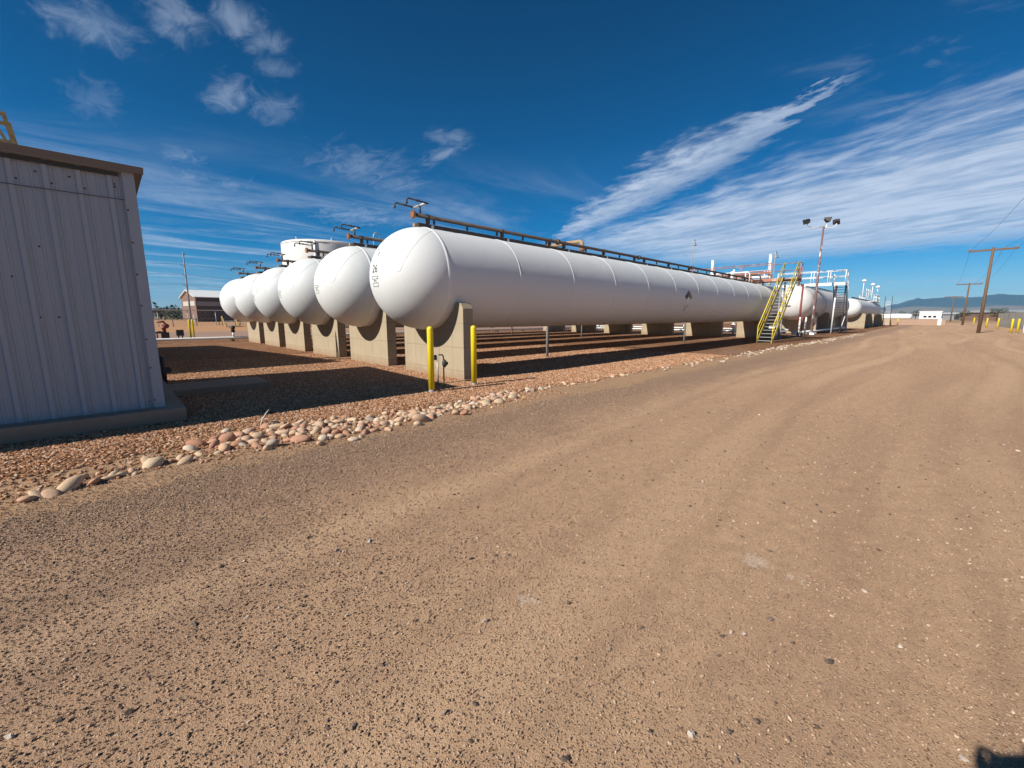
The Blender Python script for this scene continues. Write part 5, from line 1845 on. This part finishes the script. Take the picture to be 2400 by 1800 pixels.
# ------------------------------------------------------------------ the photographer (only the shadow falls into the picture)
def photographer():
    f = Vector((math.cos(R_(46.22)), math.sin(R_(46.22)), 0))
    r = Vector((f.y, -f.x, 0))
    base = Vector((CAM.x, CAM.y, 0)) - f * 0.44
    t = thing('person', 'person in dark clothes holding up a phone, seen only by the shadow in the corner', 'person', base)
    P, E_, RAD = [], [], []

    def v(fr, rt, up, rad, par=None):
        P.append(f * fr + r * rt + Vector((0, 0, up)))
        RAD.append(rad)
        if par is not None:
            E_.append((par, len(P) - 1))
        return len(P) - 1
    hip = v(0, 0, 0.98, 0.15)
    waist = v(0, 0, 1.12, 0.135, hip)
    chest = v(0.01, 0, 1.32, 0.155, waist)
    nb_ = v(0.0, 0, 1.47, 0.075, chest)
    neck = v(0.02, 0, 1.54, 0.055, nb_)
    chin = v(0.04, 0, 1.62, 0.075, neck)
    head = v(0.045, 0, 1.70, 0.092, chin)
    crown = v(0.03, 0, 1.775, 0.065, head)
    v(0.145, 0, 1.685, 0.014, head)
    for s in (-1, 1):
        th = v(0, 0.10 * s, 0.90, 0.095, hip)
        kn = v(0.03, 0.12 * s, 0.50, 0.062, th)
        an_ = v(-0.01, 0.13 * s, 0.10, 0.042, kn)
        hl = v(-0.01, 0.13 * s, 0.045, 0.042, an_)
        v(0.17, 0.16 * s, 0.035, 0.034, hl)
        sh = v(0.0, 0.185 * s, 1.43, 0.068, chest)
        el_ = v(0.13, 0.27 * s, 1.22, 0.050, sh)
        fa = v(0.28, 0.20 * s, 1.40, 0.042, el_)
        wr = v(0.385, 0.13 * s + 0.03, 1.53, 0.028, fa)
        pa = v(0.415, 0.115 * s + 0.03, 1.575, 0.030, wr)
        for k in range(4):
            a = v(0.428 - 0.004 * k, 0.104 * s + 0.03, 1.625 - 0.019 * k, 0.0095, pa)
            b_ = v(0.448, 0.100 * s + 0.03, 1.640 - 0.019 * k, 0.0090, a)
            v(0.446, (0.075 - 0.004 * (k % 2)) * s + 0.03, 1.645 - 0.019 * k, 0.0080, b_) if k else v(0.405, 0.088 * s + 0.03, 1.66, 0.008, b_)
        a = v(0.395, 0.10 * s + 0.03, 1.56, 0.011, pa)
        b_ = v(0.398, 0.075 * s + 0.03, 1.565, 0.010, a)
        v(0.402, 0.055 * s + 0.03, 1.572, 0.009, b_)
    me = bpy.data.meshes.new('body')
    me.from_pydata([tuple(p) for p in P], E_, [])
    ob = bpy.data.objects.new('body', me)
    col.objects.link(ob)
    ob.modifiers.new('skin', 'SKIN')
    for i, d_ in enumerate(me.skin_vertices[0].data):
        d_.radius = (RAD[i], RAD[i])
        d_.use_root = (i == 0)
    ss = ob.modifiers.new('sub', 'SUBSURF')
    ss.levels = ss.render_levels = 2
    bpy.context.view_layer.update()
    bm_ = bpy.data.meshes.new_from_object(ob.evaluated_get(bpy.context.evaluated_depsgraph_get()))
    bpy.data.objects.remove(ob)
    bm_.name = 'body'
    trousers = mat('dark_denim', (0.035, 0.045, 0.075), 0.9, var=0.2, vscale=14)
    shoe = mat('brown_boots', (0.08, 0.05, 0.03), 0.6)
    for m_ in (M['skin'], M['shirt'], trousers, shoe):
        bm_.materials.append(m_)
    for p in bm_.polygons:
        c = p.center
        p.use_smooth = True
        fr = c.x * f.x + c.y * f.y
        p.material_index = 3 if c.z < 0.09 else 2 if c.z < 1.0 else 0 if (c.z > 1.51 and fr < 0.2) or fr > 0.37 else 1
    body = bpy.data.objects.new('body', bm_)
    col.objects.link(body)
    body.parent = t
    # hair and eyes
    hb = MB()
    n = 14
    pr_ = [(0.100 * math.sin(math.pi / 2 * k / 8) + 1e-3, 0.105 * math.cos(math.pi / 2 * k / 8)) for k in range(9)] + [(0.098, -0.03), (0.085, -0.075)]
    hb.lathe([(a, b_) for a, b_ in pr_], 20, f * 0.012 + Vector((0, 0, 1.725)), 'z', True, False)
    hb.build('hair', M['bark'], t)
    for s in (-1, 1):
        MB().lathe([(0.002, -0.012), (0.010, -0.006), (0.012, 0.0), (0.010, 0.006), (0.002, 0.012)], 10, f * 0.118 + r * 0.034 * s + Vector((0, 0, 1.705)), 'z').build('eye', M['roof_white'], t)
        MB().lathe([(0.004, -0.03), (0.016, -0.02), (0.018, 0.015), (0.006, 0.03)], 10, f * 0.03 + r * 0.098 * s + Vector((0, 0, 1.69)), 'z').build('ear', M['skin'], t)
    # phone held level just behind the lens
    ph = thing('phone', 'black phone held level in both hands of the person casting the corner shadow', 'phone', CAM + cam.rotation_euler.to_matrix() @ Vector((0.03, -0.015, 0.016)))
    rot = cam.rotation_euler.to_matrix()
    MB().box((0, 0, 0), (0.158, 0.078, 0.009), rot).build('case', M['glass_dark'], ph)
    MB().box(rot @ Vector((0, 0, 0.0052)), (0.148, 0.068, 0.001), rot).build('screen', M['rubber'], ph)


photographer()

# ------------------------------------------------------------------ haze
hz = MB().box((0, 0, 375), (38000, 38000, 770))
hm = bpy.data.materials.new('haze_air')
hm.use_nodes = True
hn = hm.node_tree
for n in list(hn.nodes):
    hn.nodes.remove(n)
ho = hn.nodes.new('ShaderNodeOutputMaterial')
pv = hn.nodes.new('ShaderNodeVolumePrincipled')
pv.inputs['Color'].default_value = (0.20, 0.58, 1.0, 1)
pv.inputs['Density'].default_value = 4.6e-5
pv.inputs['Anisotropy'].default_value = 0.0
hn.links.new(pv.outputs[0], ho.inputs['Volume'])
hob = hz.build('haze', hm)
tag(hob, 'thin pale blue air over the plain', 'haze', kind='stuff')
